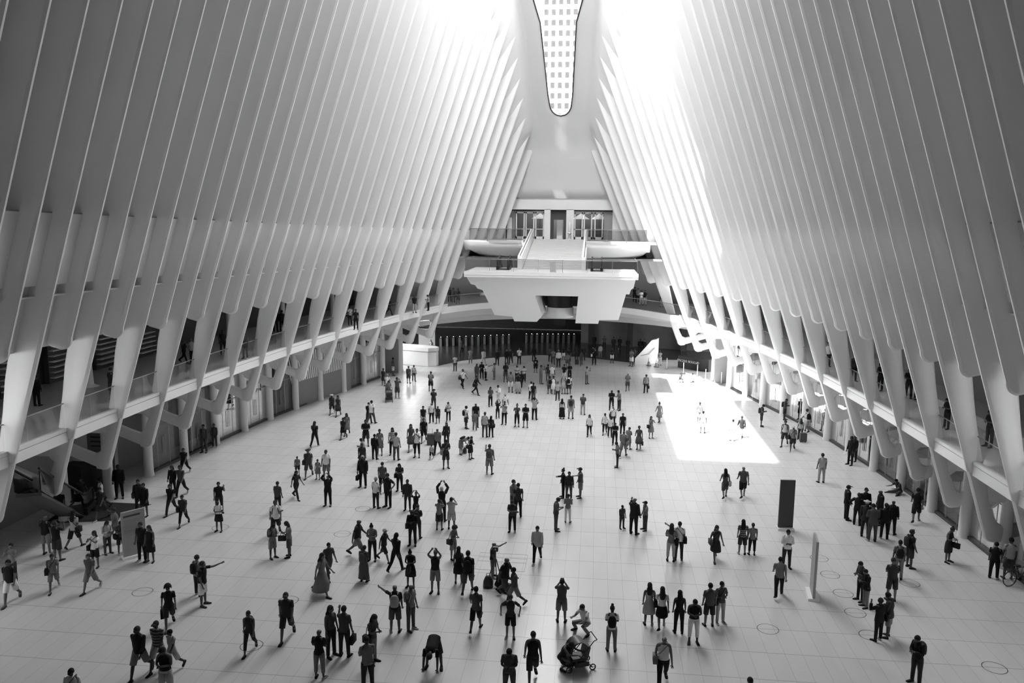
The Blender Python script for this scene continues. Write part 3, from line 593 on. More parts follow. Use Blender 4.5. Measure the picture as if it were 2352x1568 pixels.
def suitcase(x, y, rz, s, lab, c=None):
    t = thing('suitcase', lab, 'suitcase', (x, y, 0), rz); t.scale = (s, s, s)
    m = MB(); m.prism([(-.2, .06), (.2, .06), (.23, .1), (.23, .62), (.2, .66), (-.2, .66), (-.23, .62), (-.23, .1)], -.13, .13).build('shell', c or DARKW, t)
    for sx in (-.18, .18): MB().tube([(sx, -.06, .035), (sx, .06, .035)], .035, 8).build('wheel', BLACK, t)
    MB().tube([(-.1, .08, .66), (-.1, .08, .95), (.1, .08, .95), (.1, .08, .66)], .012, 6).build('handle', METAL, t)
def bicycle(x, y, rz, lab):
    t = thing('bicycle', lab, 'bicycle', (x, y, 0), rz)
    for cx_ in (-.52, .52):
        w_ = MB(); w_.tube([(cx_+.33*math.cos(R(a)), 0, .34+.33*math.sin(R(a))) for a in range(0, 361, 15)], .022, 6, False); o = w_.build('wheel', BLACK, t)
        sp = MB()
        for a in range(0, 180, 22): sp.tube([(cx_+.32*math.cos(R(a)), 0, .34+.32*math.sin(R(a))), (cx_-.32*math.cos(R(a)), 0, .34-.32*math.sin(R(a)))], .004, 3)
        sp.build('spokes', METAL, o)
    m = MB()
    for a, b in (((-.52, .34), (-.2, .82)), ((-.52, .34), (-.05, .3)), ((-.05, .3), (-.2, .85)), ((-.05, .3), (.36, .8)), ((-.2, .78), (.36, .84)), ((.36, .86), (.52, .34))): m.tube([(a[0], 0, a[1]), (b[0], 0, b[1])], .018, 6)
    m.build('frame', BLACK, t); MB().tube([(.36, -.28, .98), (.36, 0, .95), (.36, .28, .98)], .016, 6).build('handlebar', BLACK, t)
    MB().box(-.33, -.1, -.07, .07, .86, .92).build('saddle', BLACK, t); MB().tube([(-.05, -.05, .3), (-.05, .05, .3)], .09, 10).build('crank', BLACK, t)
bicycle(22.1, 34.0, R(18), 'dark bicycle in the shade at the right edge of the picture')
# escalator pit, dark mat and notice wall at the near left
o = MB().add([(-23, 35.0, .008), (-19.6, 35.9, .008), (-19.9, 36.6, .008), (-19.2, 38.3, .008), (-23.5, 38.3, .008)], [(0, 1, 2, 3, 4)]).build('entrance_mat', DARKER); tag(o, 'dark floor mat in front of the escalator at the left edge', 'mat')
e = escalator(-22.6, 37.5, 0, 1.0, 'escalator with a black handrail loop at the left edge under the gallery', 3.2, 6); e.rotation_euler = (0, 0, R(200)); e['group'] = 'escalators'
o = MB().box(-23.6, -22.05, 39.7, 40.0, 0, 4.4).build('notice_wall', mat('notice_grey', .16, .5, noise=.05)); tag(o, 'grey notice wall with an arrow and lines of text under the left gallery', 'sign')
m = MB(); m.box(-23.5, -23.42, 39.68, 39.7, 3.6, 4.0); m.box(-23.5, -23.2, 39.68, 39.7, 3.93, 4.0)
m.add([(-23.45, 39.69, 3.98), (-23.38, 39.69, 3.98), (-23.05, 39.69, 3.55), (-23.12, 39.69, 3.5)], [(0, 1, 2, 3)]); m.build('arrow', DARKER, o)
m = MB()
for k in range(3): m.box(-23.4, -22.3-.2*(k % 2), 39.68, 39.7, 3.1-.25*k, 3.18-.25*k)
for k in range(5): m.box(-23.3, -22.3, 39.68, 39.7, 1.9-.12*k, 1.94-.12*k)
m.build('text_lines', DARKER, o)
o = MB().box(-24.2, -23.2, 38.4, 39.2, 0, 1.9).build('dark_cabinet', DARKER); tag(o, 'dark cabinet left of the grey notice wall', 'cabinet')
# striped hoarding behind the left glass
m = MB()
hb = MB().box(0, 9.5, 0, .06, 0, 4.6).build('striped_hoarding', mat('hoarding_grey', .22, .6)); hb.location = (-20.2, 59.2, 0); hb.rotation_euler = (0, 0, math.atan2(8.2, 2.2)); hb['label'] = 'grey hoarding with radiating white stripes behind the left shopfront'; hb['category'] = 'hoarding'
m = MB()
for k in range(30): x = .1+.31*k; m.add([(x, -.02, 4.4), (x+.14, -.02, 4.4), (x+.14+(k-15)*-.05, -.02, 2.1), (x+(k-15)*-.05, -.02, 2.1)], [(0, 1, 2, 3)])
m.build('stripes', WHITE2, hb)
area('shop_light_right', (22.1, 56, 4.2), (0, 0, R(12)), .5, 40, 500)
area('concourse_light', (0, 98, 4.8), (0, 0, 0), 30, 8, 14)
PEOPLE = [
(-15.26, 70.14, 0.0, 1.66, 150, 'st', 'ms', 't1', 's2', '-', 'person in dark shirt standing against the last left column'),
(-14.16, 67.47, 0.0, 1.66, 180, 'st', 'fw', 't5', 'p3', '-', 'person in white shirt half hidden behind the woman with the pushchair'),
(-13.44, 65.14, 0.0, 1.59, 20, 'ph', 'fl', 't3', 'p1', '-', 'long-haired woman in grey top pushing a pushchair near the last left column'),
(-12.69, 65.16, 0.0, 1.88, 170, 'up', 'ms', 't2', 's2', '-', 'man in dark t-shirt and long shorts filming beside the pushchair'),
(-13.26, 71.69, 0.0, 1.65, 170, 'st', 'ms', 't2', 's2', '-', 'person in dark clothes left of the person with a white backpack by the stair wall'),
(-12.96, 72.59, 0.0, 1.58, 170, 'st', 'fs', 't4', 'p1', 'B4', 'person with pale backpack in front of the curved left stair wall'),
(-10.49, 68.52, 0.0, 1.82, 180, 'ph', 'ms', 't3', 's1', 'B3', 'person with grey backpack standing alone right of the stair wall'),
(-8.87, 61.89, 0.0, 1.66, 180, 'ph', 'mh', 't1', 'p1', '-', 'broad person in dark shirt and brimmed hat seen from behind'),
(-7.95, 70.48, 0.0, 1.79, 40, 'wa', 'ms', 't5', 'p0', 'S1', 'man in white shirt and black trousers striding right near the far left'),
(-16.95, 81.2, 0.0, 1.55, 180, 'st', 'ms', 't4', 'p1', '-', 'person in pale shirt standing behind the left stair wall, left of two'),
(-16.14, 79.45, 0.0, 1.66, 180, 'st', 'fs', 't2', 'p0', '-', 'dark person standing behind the left stair wall, right of two'),
(-15.61, 75.06, 0.0, 1.81, 90, 'st', 'fs', 't2', 's5', '-', 'person in white shorts standing between the last column and the stair wall'),
(-7.76, 82.73, 0.0, 1.66, 170, 'wa', 'ms', 'j4', 'p4', '-', 'person in light grey jacket and trousers walking away at the far left floor edge'),
(-6.25, 82.39, 0.0, 1.66, 0, 'st', 'ms', 'j0', 'p0', '-', 'person in black at the far floor edge, right of the light grey jacket'),
(-5.34, 83.14, 0.0, 1.66, 10, 'st', 'ms', 'j0', 'p1', '-', 'person in dark jacket at the far floor edge, left of the middle pair'),
(-4.92, 83.37, 0.0, 1.75, 0, 'wa', 'ms', 't1', 'p1', '-', 'dark person walking forward left of the white shirt at the far edge'),
(-4.03, 83.52, 0.0, 1.78, 0, 'st', 'fs', 't5', 'p0', 'S1', 'person in white shirt with black straps at the far floor edge'),
(-2.61, 85.43, 0.0, 1.62, 180, 'st', 'fl', 'j0', 'p0', '-', 'person with long dark hair and black coat at the far floor edge'),
(-0.82, 85.44, 0.0, 1.66, 170, 'st', 'ms', 't2', 'p1', '-', 'leftmost dark person of the far group with the light shirt'),
(-0.41, 83.85, 0.0, 1.68, 0, 'st', 'fs', 't3', 'p2', '-', 'person in grey standing close left of the light shirt in the far group'),
(0.22, 82.48, 0.0, 1.82, 5, 'st', 'mw', 'l5', 'p1', '-', 'person in light long-sleeved shirt and dark trousers in the far group'),
(0.57, 86.96, 0.0, 1.52, 170, 'ax', 'fs', 't0', 's5', '-', 'person in black top and white shorts at the far floor edge in the middle'),
(1.22, 84.89, 0.0, 1.66, 180, 'st', 'ms', 't0', 'p0', '-', 'black figure just right of the white shorts at the far edge'),
(1.21, 81.9, 0.0, 1.66, 190, 'st', 'fs', 't3', 'k3', 'S1', 'woman in grey with a dark bag in front of the far black figure'),
(-7.15, 73.87, 0.0, 1.66, 30, 'st', 'fl', 'l2', 'p2', '-', 'long-haired person in dark top, leftmost of the four standing in a line'),
(-6.79, 74.7, 0.0, 1.74, 0, 'ph', 'fs', 'l0', 'p0', '-', 'person in black, second of the four standing in a line'),
(-6.35, 74.24, 0.0, 1.66, 80, 'po', 'mc', 't5', 'c0', '-', 'person in white top with a white cap pointing at the neighbour'),
(-5.6, 74.89, 0.0, 1.59, -60, 'st', 'ms', 't4', 'c3', '-', 'person in pale shirt and grey cropped trousers, rightmost of the four in a line'),
(-4.39, 73.88, 0.0, 1.88, 20, 'ax', 'ms', 't1', 's2', '-', 'person in dark t-shirt and long shorts touching the chest with one hand'),
(-3.39, 69.09, 0.0, 1.88, 175, 'st', 'ms', 'l3', 's5', '-', 'person in grey hoodie and white shorts with dark socks'),
(-3.33, 74.16, 0.0, 1.59, 0, 'ph', 'fl', 't5', 'p0', '-', 'woman in white t-shirt behind the person in the pale skirt'),
(-2.64, 74.01, 0.0, 1.57, -10, 'ph', 'fl', 't5', 'p0', '-', 'long-haired woman in white t-shirt and black trousers facing the group'),
(-2.7, 68.82, 0.0, 1.88, 180, 'ph', 'fs', 't0', 'm4', 'H0', 'woman in black top and long pale skirt seen from behind'),
(-2.63, 71.15, 0.0, 1.63, 200, 'wa', 'fs', 'l0', 'p0', '-', 'person in black stepping beside the long pale skirt'),
(-1.91, 78.85, 0.0, 1.57, 180, 'st', 'ms', 't0', 's0', '-', 'person in black sports jersey and shorts seen from behind'),
(-0.98, 73.25, 0.0, 1.82, 60, 'on', 'ms', 't3', 'c3', '-', 'tall person in grey t-shirt with one hand at the face'),
(-0.4, 74.3, 0.0, 1.72, 180, 'st', 'fs', 't2', 'c3', 'S0', 'person in dark top with round black bag next to the white shirt'),
(0.04, 73.62, 0.0, 1.88, 190, 'st', 'mw', 't5', 's4', '-', 'person in white shirt among the dense group near the far centre'),
(0.08, 69.06, 0.0, 1.6, 190, 'st', 'ms', 't3', 's2', 'B0', 'person with large black backpack and grey shorts seen from behind'),
(0.42, 68.93, 0.0, 1.66, 170, 'st', 'fs', 'd5', 'x5', '-', 'woman in plain white dress beside the large black backpack'),
(0.91, 66.58, 0.0, 1.64, 0, 'st', 'ms', 't4', 'p1', '-', 'man in pale t-shirt and dark trousers in front of the white dress'),
(1.12, 74.86, 0.0, 1.68, 160, 'ax', 'fs', 't0', 's5', '-', 'person in black top and white shorts next to the striped black shirt'),
(1.63, 75.27, 0.0, 1.71, 20, 'ax', 'ms', 't0', 'p0', '-', 'person in black shirt with a thin white chest stripe'),
(1.31, 69.16, 0.0, 1.74, 180, 'st', 'fb', 'd4', 'x4', 'S1', 'fair-haired woman in a light dress with a strap across the back'),
(1.77, 69.14, 0.0, 1.76, 170, 'st', 'ms', 't5', 's1', 'B0', 'man in white t-shirt with black backpack and dark shorts seen from behind'),
(-6.28, 67.62, 0.0, 1.78, 70, 'wa', 'fs', 'l0', 'p0', 'S0', 'person in black coat with swinging black bag striding right'),
(-4.45, 63.43, 0.0, 1.66, 30, 'ax', 'fl', 't2', 'p0', '-', 'long-haired woman in patterned top and black leggings with folded arms'),
(-3.83, 63.93, 0.0, 1.76, -30, 'ph', 'ms', 'l5', 'p5', '-', 'man all in white holding something at chest height'),
(-2.96, 61.05, 0.0, 1.66, 180, 'st', 'mw', 't5', 'p5', '-', 'person in white seen from behind, hidden by the striped shirt'),
(-1.33, 66.24, 0.0, 1.68, 180, 'wa', 'ms', 't5', 'p0', '-', 'person in white t-shirt with dark sleeves and black trousers walking away left'),
(-1.1, 65.7, 0.0, 1.66, 170, 'st', 'ms', 't0', 'p2', '-', 'dark person hidden behind the white t-shirt with dark sleeves'),
(-3.37, 59.55, 0.0, 1.4, 20, 'hi', 'fl', 't0', 'p0', '-', 'woman in black holding a phone beside the striped shirt'),
(-2.66, 57.82, 0.0, 1.77, -10, 'up', 'ms', 'z5', 'p0', '-', 'person in black and white striped t-shirt'),
(-1.65, 57.31, 0.0, 1.7, 0, 'up', 'fn', 't1', 'c0', 'H2', 'person in dark clothes with hands together above the face'),
(-1.0, 57.17, 0.0, 1.79, 0, 'ax', 'ms', 't0', 's0', '-', 'person in black t-shirt and black shorts with folded arms'),
(-0.52, 59.51, 0.0, 1.8, 170, 'up', 'ms', 't4', 'p0', 'H0', 'man in pale t-shirt and black trousers holding out a black handbag'),
(1.56, 60.17, 0.0, 1.59, 180, 'st', 'fl', 'k4', 'm0', '-', 'woman with long hair and ankle-length black skirt holding hands'),
(2.24, 60.27, 0.0, 1.85, 180, 'st', 'ms', 't3', 's4', 'B1', 'man in grey t-shirt with black bag holding the hand of the long skirt'),
(3.14, 61.68, 0.0, 1.71, 170, 'ph', 'ms', 't2', 'p4', 'B2', 'person in dark t-shirt and light trousers with backpack left of the centre group'),
(3.71, 55.47, 0.0, 1.61, 0, 'wa', 'fl', 't5', 'p0', '-', 'woman in white t-shirt and black leggings walking alone towards us'),
(4.81, 56.09, 0.0, 1.6, 0, 'wa', 'fs', 't5', 'c0', '-', 'woman in loose white t-shirt left of the man in black polo'),
(5.43, 58.18, 0.0, 1.64, 0, 'st', 'mb', 't5', 'p1', 'S1', 'man in white shirt with a crossed strap behind the centre group'),
(5.17, 55.33, 0.0, 1.5, 10, 'st', 'fs', 't5', 'p0', '-', 'woman in white t-shirt with a dark print left of the black polo'),
(5.47, 53.35, 0.0, 1.61, 0, 'ph', 'ms', 't0', 'p0', '-', 'man in black polo with hands together in the centre group'),
(6.08, 56.06, 0.0, 1.6, 0, 'st', 'ms', 't0', 'p0', '-', 'tall man in black t-shirt with a light print in the centre group'),
(5.96, 50.65, 0.0, 1.81, 170, 'wa', 'mb', 't3', 's3', 'S3', 'person in grey shirt with a sling strap walking away'),
(6.36, 52.39, 0.0, 1.54, 150, 'ph', 'ms', 't3', 's3', '-', 'person with folded hands right of the sling strap'),
(5.52, 48.26, 0.0, 1.66, -90, 'ph', 'ms', 't3', 'p1', '-', 'man in grey polo facing left with a pouch at the hip'),
(7.04, 52.36, 0.0, 1.71, 180, 'wa', 'fs', 'd2', 'x2', 'H1', 'woman in dark patterned dress walking away with a handbag'),
(8.05, 55.44, 0.0, 1.58, 20, 'up', 'fl', 'd3', 'x3', 'S0', 'woman in grey dress taking a photo with a big dark tote'),
(8.97, 60.04, 0.0, 1.63, 190, 'wa', 'fn', 'd3', 'x3', '-', 'woman in grey belted dress walking along the edge of the sun patch'),
(5.42, 63.77, 0.0, 1.66, 0, 'ph', 'ms', 't0', 'p1', '-', 'man with a black and white t-shirt beside the man looking down'),
(6.04, 63.63, 0.0, 1.71, -60, 'ph', 'ms', 't3', 'p1', '-', 'man in grey shirt with bowed head'),
(7.0, 71.38, 0.0, 1.7, 0, 'ph', 'mb', 't3', 's2', '-', 'bald man in grey t-shirt and dark shorts standing alone'),
(8.6, 70.67, 0.0, 1.71, 180, 'st', 'ms', 't3', 'p1', 'H0', 'man in grey shirt carrying a dark case near the sun patch'),
(3.28, 73.98, 0.0, 1.68, 50, 'on', 'fs', 't4', 'p3', '-', 'slim person in pale top and grey trousers with hand at the face'),
(2.41, 42.28, 0.0, 1.66, -80, 'po', 'fn', 'l0', 'p0', '-', 'woman in black with a raised hand left of the man with the cap'),
(2.73, 42.06, 0.0, 1.58, 10, 'st', 'ms', 'l1', 'p2', 'B1', 'dark person between the woman in black and the man with the cap'),
(3.35, 42.41, 0.0, 1.73, -80, 'po', 'mc', 't2', 's3', '-', 'man with cap, dark shirt and long grey shorts pointing left'),
(11.3, 43.4, 0.0, 1.74, 180, 'wa', 'fl', 'k2', 's2', 'S4', 'long-haired woman in tank top and shorts below the sun patch'),
(12.31, 43.63, 0.0, 1.87, 180, 'wa', 'mb', 't2', 's0', '-', 'man in grey t-shirt and black shorts walking away below the sun patch'),
(13.7, 55.53, 0.0, 1.56, 180, 'st', 'ms', 'l5', 'p5', '-', 'pale figure in white inside the right edge of the sun patch'),
(14.45, 56.4, 0.0, 1.66, 180, 'wa', 'fs', 'j1', 'p4', '-', 'person in dark jacket and light trousers leaving the sun patch'),
(12.01, 60.29, 0.0, 1.66, 170, 'st', 'fs', 'z5', 's4', '-', 'person in striped light top in the middle of the sun patch'),
(11.88, 57.37, 0.0, 1.66, 170, 'st', 'ms', 't5', 's5', '-', 'white-clad person low in the middle of the sun patch'),
(12.19, 76.3, 0.0, 1.42, 10, 'cr', 'ms', 't3', 's2', '-', 'person crouching left of two by the barrier posts'),
(13.21, 76.46, 0.0, 1.33, 60, 'cr', 'ms', 't5', 's5', '-', 'person in white crouching below the black counter'),
(10.13, 87.85, 0.0, 1.77, 0, 'st', 'ms', 't5', 'p0', '-', 'guard in white shirt behind the black lectern'),
(10.92, 85.19, 0.0, 1.64, 170, 'st', 'fs', 'z5', 'p5', '-', 'woman in black and white patterned top beside the cone'),
(7.88, 84.15, 0.0, 1.88, -40, 'ph', 'ms', 't3', 's5', '-', 'man in grey t-shirt and white shorts walking by the right stair wall'),
(8.22, 85.42, 0.0, 1.8, 180, 'st', 'ms', 't1', 'p1', '-', 'dark person half hidden by the man in white shorts'),
(5.86, 85.93, 0.0, 1.69, 10, 'ax', 'fs', 't0', 's5', '-', 'woman in black top and white shorts standing alone on the far edge right'),
(3.94, 84.51, 0.0, 1.88, 0, 'st', 'ms', 'j0', 'p0', 'S5', 'man in black jacket with white trim on the far edge'),
(4.61, 88.61, 0.0, 1.61, 200, 'st', 'ms', 'l4', 'p3', '-', 'person in pale jacket behind the black jacket with white trim'),
(2.59, 83.81, 0.0, 1.52, 10, 'wa', 'fs', 't2', 'p2', '-', 'person in mottled clothes pulling a bag at the far edge'),
(1.98, 87.18, 0.0, 1.66, 180, 'st', 'ms', 'j1', 'p1', '-', 'dark person behind the dark wheeled bag at the far edge'),
(2.76, 87.0, 0.0, 1.66, 170, 'st', 'ms', 'j1', 'p1', '-', 'dark person right of the mottled clothes on the far edge'),
(1.19, 81.84, 0.0, 1.66, 180, 'st', 'fs', 't3', 'k2', '-', 'grey figure left of the dark wheeled bag at the far edge'),
(-0.09, 39.63, 0.0, 1.8, 60, 'ax', 'ms', 'l3', 'p2', '-', 'man in grey hoodie hugging a child above the floor marks'),
(0.23, 39.04, 0.0, 1.82, 190, 'st', 'fs', 't1', 'p0', '-', 'short-haired person in black embraced by the grey hoodie'),
(0.14, 37.06, 0.0, 1.66, 0, 'ph', 'ms', 't1', 'p0', '-', 'person in camouflage t-shirt looking at a phone in front of the grey hoodie'),
(2.25, 37.47, 0.0, 1.73, 100, 'ph', 'ms', 't2', 'p2', '-', 'man in dark polo and dark trousers facing right beside the white trousers'),
(2.8, 38.62, 0.0, 1.5, 175, 'ph', 'fs', 'l3', 'p5', 'H0', 'person in white trousers with a black bag seen from behind'),
(5.5, 38.2, 0.0, 1.21, 30, 'st', 'ms', 't2', 'p2', '-', 'child in checked shirt left of the tall figure in black'),
(6.04, 37.52, 0.0, 1.88, 150, 'on', 'mb', 'j0', 'p0', '-', 'large figure all in black hugging near the two children'),
(6.63, 38.12, 0.0, 1.5, -70, 'on', 'mc', 't3', 'p2', '-', 'child in grey t-shirt with cap reaching to the figure in black'),
(1.61, 33.69, 0.0, 1.76, 0, 'wa', 'fs', 'j4', 'p0', '-', 'woman in open white jacket and black torn jeans walking forward'),
(2.93, 28.39, 0.0, 1.76, 180, 'up', 'mc', 't2', 's3', '-', 'man with cap, grey t-shirt and cargo shorts taking a photo from behind'),
(3.86, 27.81, 0.0, 1.75, -40, 'cr', 'ms', 't5', 'p3', '-', 'man in white shirt and grey trousers crouching on one knee'),
(4.78, 26.54, 0.0, 1.71, 180, 'ph', 'fn', 't5', 'p3', 'B0', 'woman in white t-shirt with crossed straps and small black backpack'),
(6.21, 28.58, 0.0, 1.7, 180, 'st', 'fl', 'd4', 'x4', 'S1', 'long-haired woman in light dress, leftmost of the three girls'),
(6.67, 28.38, 0.0, 1.7, 180, 'wa', 'fl', 't5', 'k0', '-', 'long-haired girl in white top and black skirt, middle of three'),
(7.28, 28.11, 0.0, 1.69, 180, 'st', 'fl', 'k0', 'p0', '-', 'long-haired girl in black tank top and black trousers, right of three'),
(7.74, 27.5, 0.0, 1.75, 0, 'ph', 'ms', 'k0', 'c5', '-', 'person in black tank top and white cropped trousers facing us'),
(8.47, 28.78, 0.0, 1.73, 185, 'st', 'ms', 't2', 's1', '-', 'man in loose grey shirt and dark shorts seen from behind'),
(8.93, 29.1, 0.0, 1.68, 20, 'ax', 'fs', 't2', 'p4', 'S0', 'short-haired woman in dark top and pale trousers holding a bag'),
(7.56, 34.53, 0.0, 1.78, 170, 'ax', 'fl', 't3', 'c4', 'S0', 'long-haired woman wrapped in a pale cloth next to the selfie taker'),
(7.93, 34.7, 0.0, 1.82, 180, 'po', 'ms', 't5', 'p1', 'S0', 'man in white t-shirt raising a phone with outstretched arm'),
(9.58, 34.92, 0.0, 1.72, 10, 'wa', 'fl', 'd1', 'x1', 'S2', 'woman in black dress with pale flowers walking alone'),
(10.9, 35.73, 0.0, 1.68, 175, 'st', 'fl', 'z3', 's1', '-', 'woman with very long hair in striped shawl, left of the pair'),
(11.34, 35.72, 0.0, 1.54, 180, 'st', 'fs', 't3', 'c0', '-', 'person in grey shawl, right of the pair with the striped shawl'),
(6.41, 24.58, 0.0, 1.88, 0, 'wa', 'mb', 'k5', 'p0', 'S3', 'bald person in white vest and black trousers striding forward with a bag'),
(3.08, 25.35, 0.0, 1.75, 60, 'kn', 'fs', 'd1', 'x1', '-', 'woman in dark dress crouching beside the pushchair in front'),
(2.16, 24.29, 0.0, 1.88, 10, 'wa', 'ms', 'k0', 's1', '-', 'man in black vest with white print and dark shorts walking forward'),
(1.49, 23.33, 0.0, 1.77, 0, 'ph', 'ms', 't2', 'p2', '-', 'man in grey t-shirt looking at a phone at the bottom edge'),
(1.13, 27.04, 0.0, 1.69, 0, 'hp', 'fs', 't1', 's0', '-', 'woman in black t-shirt and black shorts with hands on hips'),
(0.6, 29.99, 0.0, 1.88, 60, 'wa', 'mb', 't0', 's2', '-', 'bald man in black t-shirt walking in the tripod group'),
(1.02, 29.5, 0.0, 1.65, -70, 'wa', 'ms', 't2', 's3', '-', 'man in grey t-shirt looking down right of the tripod group'),
(8.78, 22.63, 0.0, 1.68, 0, 'st', 'ms', 't0', 'p0', '-', 'head of a person cut off by the bottom edge right of centre'),
(12.6, 34.51, 0.0, 1.78, 0, 'ax', 'ms', 'l5', 'p1', '-', 'man in pale shirt and dark trousers with folded arms below the dark sign'),
(11.65, 31.65, 0.0, 1.73, 170, 'wa', 'ms', 't3', 'p0', '-', 'man in grey short-sleeved shirt and dark trousers walking left of the info sign'),
(17.06, 40.94, 0.0, 1.85, 90, 'st', 'mc', 'j0', 'p0', '-', 'officer in dark uniform and cap, leftmost of the uniformed circle'),
(17.82, 40.56, 0.0, 1.88, 0, 'st', 'mc', 'j0', 'p0', '-', 'large officer with peaked cap at the back of the uniformed circle'),
(17.37, 40.22, 0.0, 1.69, 150, 'hp', 'ms', 'j0', 'p0', '-', 'officer with hand on hip second from the left of the circle'),
(18.51, 40.41, 0.0, 1.87, -90, 'st', 'mb', 'j0', 'p0', '-', 'officer with a round badge on the sleeve facing left'),
(17.25, 38.64, 0.0, 1.88, 150, 'st', 'fh', 'j1', 'p1', '-', 'officer with a wide pale brimmed hat in the circle'),
(17.42, 38.13, 0.0, 1.88, 180, 'ph', 'mc', 'j2', 'p2', '-', 'officer in grey uniform seen from behind nearest us'),
(18.11, 38.51, 0.0, 1.81, 170, 'st', 'ms', 'j0', 'p0', '-', 'broad officer in black standing with legs apart seen from behind'),
(18.66, 39.14, 0.0, 1.78, 150, 'st', 'mb', 'j0', 'p0', '-', 'rightmost officer in dark uniform behind the broad one'),
(21.34, 45.55, 0.0, 1.72, -70, 'si', 'ms', 't1', 'p2', '-', 'person in dark shirt sitting on the floor against the right shopfront'),
(17.41, 46.92, 0.0, 1.8, 185, 'st', 'ms', 't4', 'p4', '-', 'person all in pale clothes standing alone on the right'),
(20.23, 50.83, 0.0, 1.88, -60, 'st', 'ms', 'l0', 'p0', '-', 'person in black, front one of the couple by the right shopfront'),
(20.74, 51.71, 0.0, 1.7, -60, 'st', 'ms', 'l0', 'p0', '-', 'person in black, rear one of the couple by the right shopfront'),
(17.06, 54.77, 0.0, 1.88, -20, 'wa', 'ms', 'k4', 's1', 'B1', 'person in pale vest with a dark backpack striding left'),
(17.33, 53.64, 0.0, 1.8, -10, 'wa', 'mc', 't3', 's1', 'S0', 'person in grey t-shirt and dark shorts right of the pale vest'),
(18.58, 56.68, 0.0, 1.51, 180, 'st', 'fl', 't4', 'p0', '-', 'long-haired girl in pale top beside the dark suitcase'),
(19.52, 58.74, 0.0, 1.81, -160, 'wa', 'ms', 't5', 's4', 'B0', 'man in white t-shirt with black backpack and pale shorts'),
(18.77, 62.39, 0.0, 1.72, 60, 'ph', 'ms', 't2', 's1', 'B1', 'man in dark t-shirt with backpack reading a phone by the glass'),
(16.53, 59.96, 0.0, 1.75, 80, 'ph', 'ms', 't1', 's1', 'B1', 'man in dark t-shirt with backpack walking right, left of the reader'),
(20.51, 40.99, 0.0, 1.88, 160, 'wa', 'ms', 't0', 's0', '-', 'person in loose black t-shirt and shorts near the last right columns'),
(20.04, 36.08, 0.0, 1.71, 40, 'ph', 'fn', 'd1', 'x1', 'H0', 'woman with hair bun and dark dress looking at a phone alone on the right'),
(18.06, 35.23, 0.0, 1.78, 100, 'on', 'ms', 't0', 's1', 'B1', 'man in black with one hand at the face on the right'),
(17.12, 33.93, 0.0, 1.77, 170, 'st', 'ms', 't3', 'p3', 'B0', 'person with long black backpack left of the hand-at-face man'),
(21.89, 34.56, 0.0, 1.88, 170, 'st', 'ms', 't4', 's2', '-', 'person in pale shirt behind the bicycle at the right edge'),
(21.29, 34.53, 0.0, 1.66, 150, 'st', 'ms', 't0', 'p0', '-', 'dark person in the shade behind the bicycle at the right edge'),
(16.11, 31.81, 0.0, 1.83, 175, 'ph', 'ms', 't1', 's1', 'H0', 'man in dark t-shirt and shorts seen from behind above the dark coat'),
(14.86, 31.68, 0.0, 1.71, -70, 'ph', 'fs', 'l2', 'p0', '-', 'woman in patterned jacket facing left, rear one of the pair'),
(14.89, 31.13, 0.0, 1.62, -80, 'ph', 'fs', 'j0', 'p3', '-', 'woman in black jacket and grey trousers facing left, front of the pair'),
(14.94, 28.77, 0.0, 1.77, -120, 'ph', 'fs', 'j1', 's3', '-', 'person with a round bag behind the long dark coat'),
(14.49, 28.47, 0.0, 1.67, -150, 'on', 'ms', 'j0', 'p0', 'S0', 'person in long dark coat holding papers up at the lower right'),
(14.8, 25.78, 0.0, 1.75, -60, 'ph', 'ms', 'l0', 'p1', 'B1', 'man in black with a dark backpack looking at a phone at the lower right'),
(-16.33, 58.96, 0.0, 1.67, 10, 'wa', 'mh', 'k1', 's1', '-', 'man with pale hat and dark vest, left of the walking couple by the columns'),
(-15.67, 58.44, 0.0, 1.71, 10, 'wa', 'fl', 'd1', 'x1', '-', 'woman in dark dress, right of the walking couple by the columns'),
(-12.44, 56.38, 0.0, 1.88, 170, 'wa', 'ms', 't5', 'p2', '-', 'man in white shirt behind the dark walker left of centre'),
(-12.67, 56.45, 0.0, 1.7, 180, 'wa', 'ms', 't0', 'p1', '-', 'dark figure walking away in front of the man in the white shirt'),
(-14.48, 49.96, 0.0, 1.82, 180, 'wa', 'fl', 't0', 'p0', '-', 'person with long hair in black clothes walking away alone on the left'),
(-13.23, 52.17, 0.0, 1.58, 0, 'wa', 'fs', 't1', 'k0', '-', 'person in dark top with a white patch and black skirt on the left'),
(-13.31, 53.19, 0.0, 1.65, 10, 'wa', 'fl', 'd3', 'x3', '-', 'woman in grey dress behind the black skirt on the left'),
(-8.46, 56.14, 0.0, 1.66, 0, 'wa', 'ms', 't0', 's4', '-', 'person in black polo and pale shorts, left of a row of three'),
(-8.12, 57.46, 0.0, 1.57, 0, 'st', 'mb', 't5', 'p0', '-', 'man in white t-shirt and black trousers, middle of a row of three'),
(-7.62, 57.36, 0.0, 1.33, 0, 'st', 'ms', 't1', 's1', '-', 'boy in dark t-shirt and long shorts, right of a row of three'),
(-6.96, 58.14, 0.0, 1.54, 0, 'ph', 'fs', 't5', 'p0', 'S0', 'woman in white t-shirt with a crossbody bag and black trousers'),
(-5.28, 56.13, 0.0, 1.72, 120, 'st', 'ms', 't5', 's1', 'B0', 'person with a bulky black backpack over a white t-shirt facing right'),
(-4.65, 56.7, 0.0, 1.86, 10, 'st', 'mb', 't0', 'p2', '-', 'man in black t-shirt with a print behind the boy in grey'),
(-4.56, 55.69, 0.0, 1.47, 180, 'st', 'ms', 't3', 'p3', '-', 'boy in grey t-shirt and grey trousers seen from behind'),
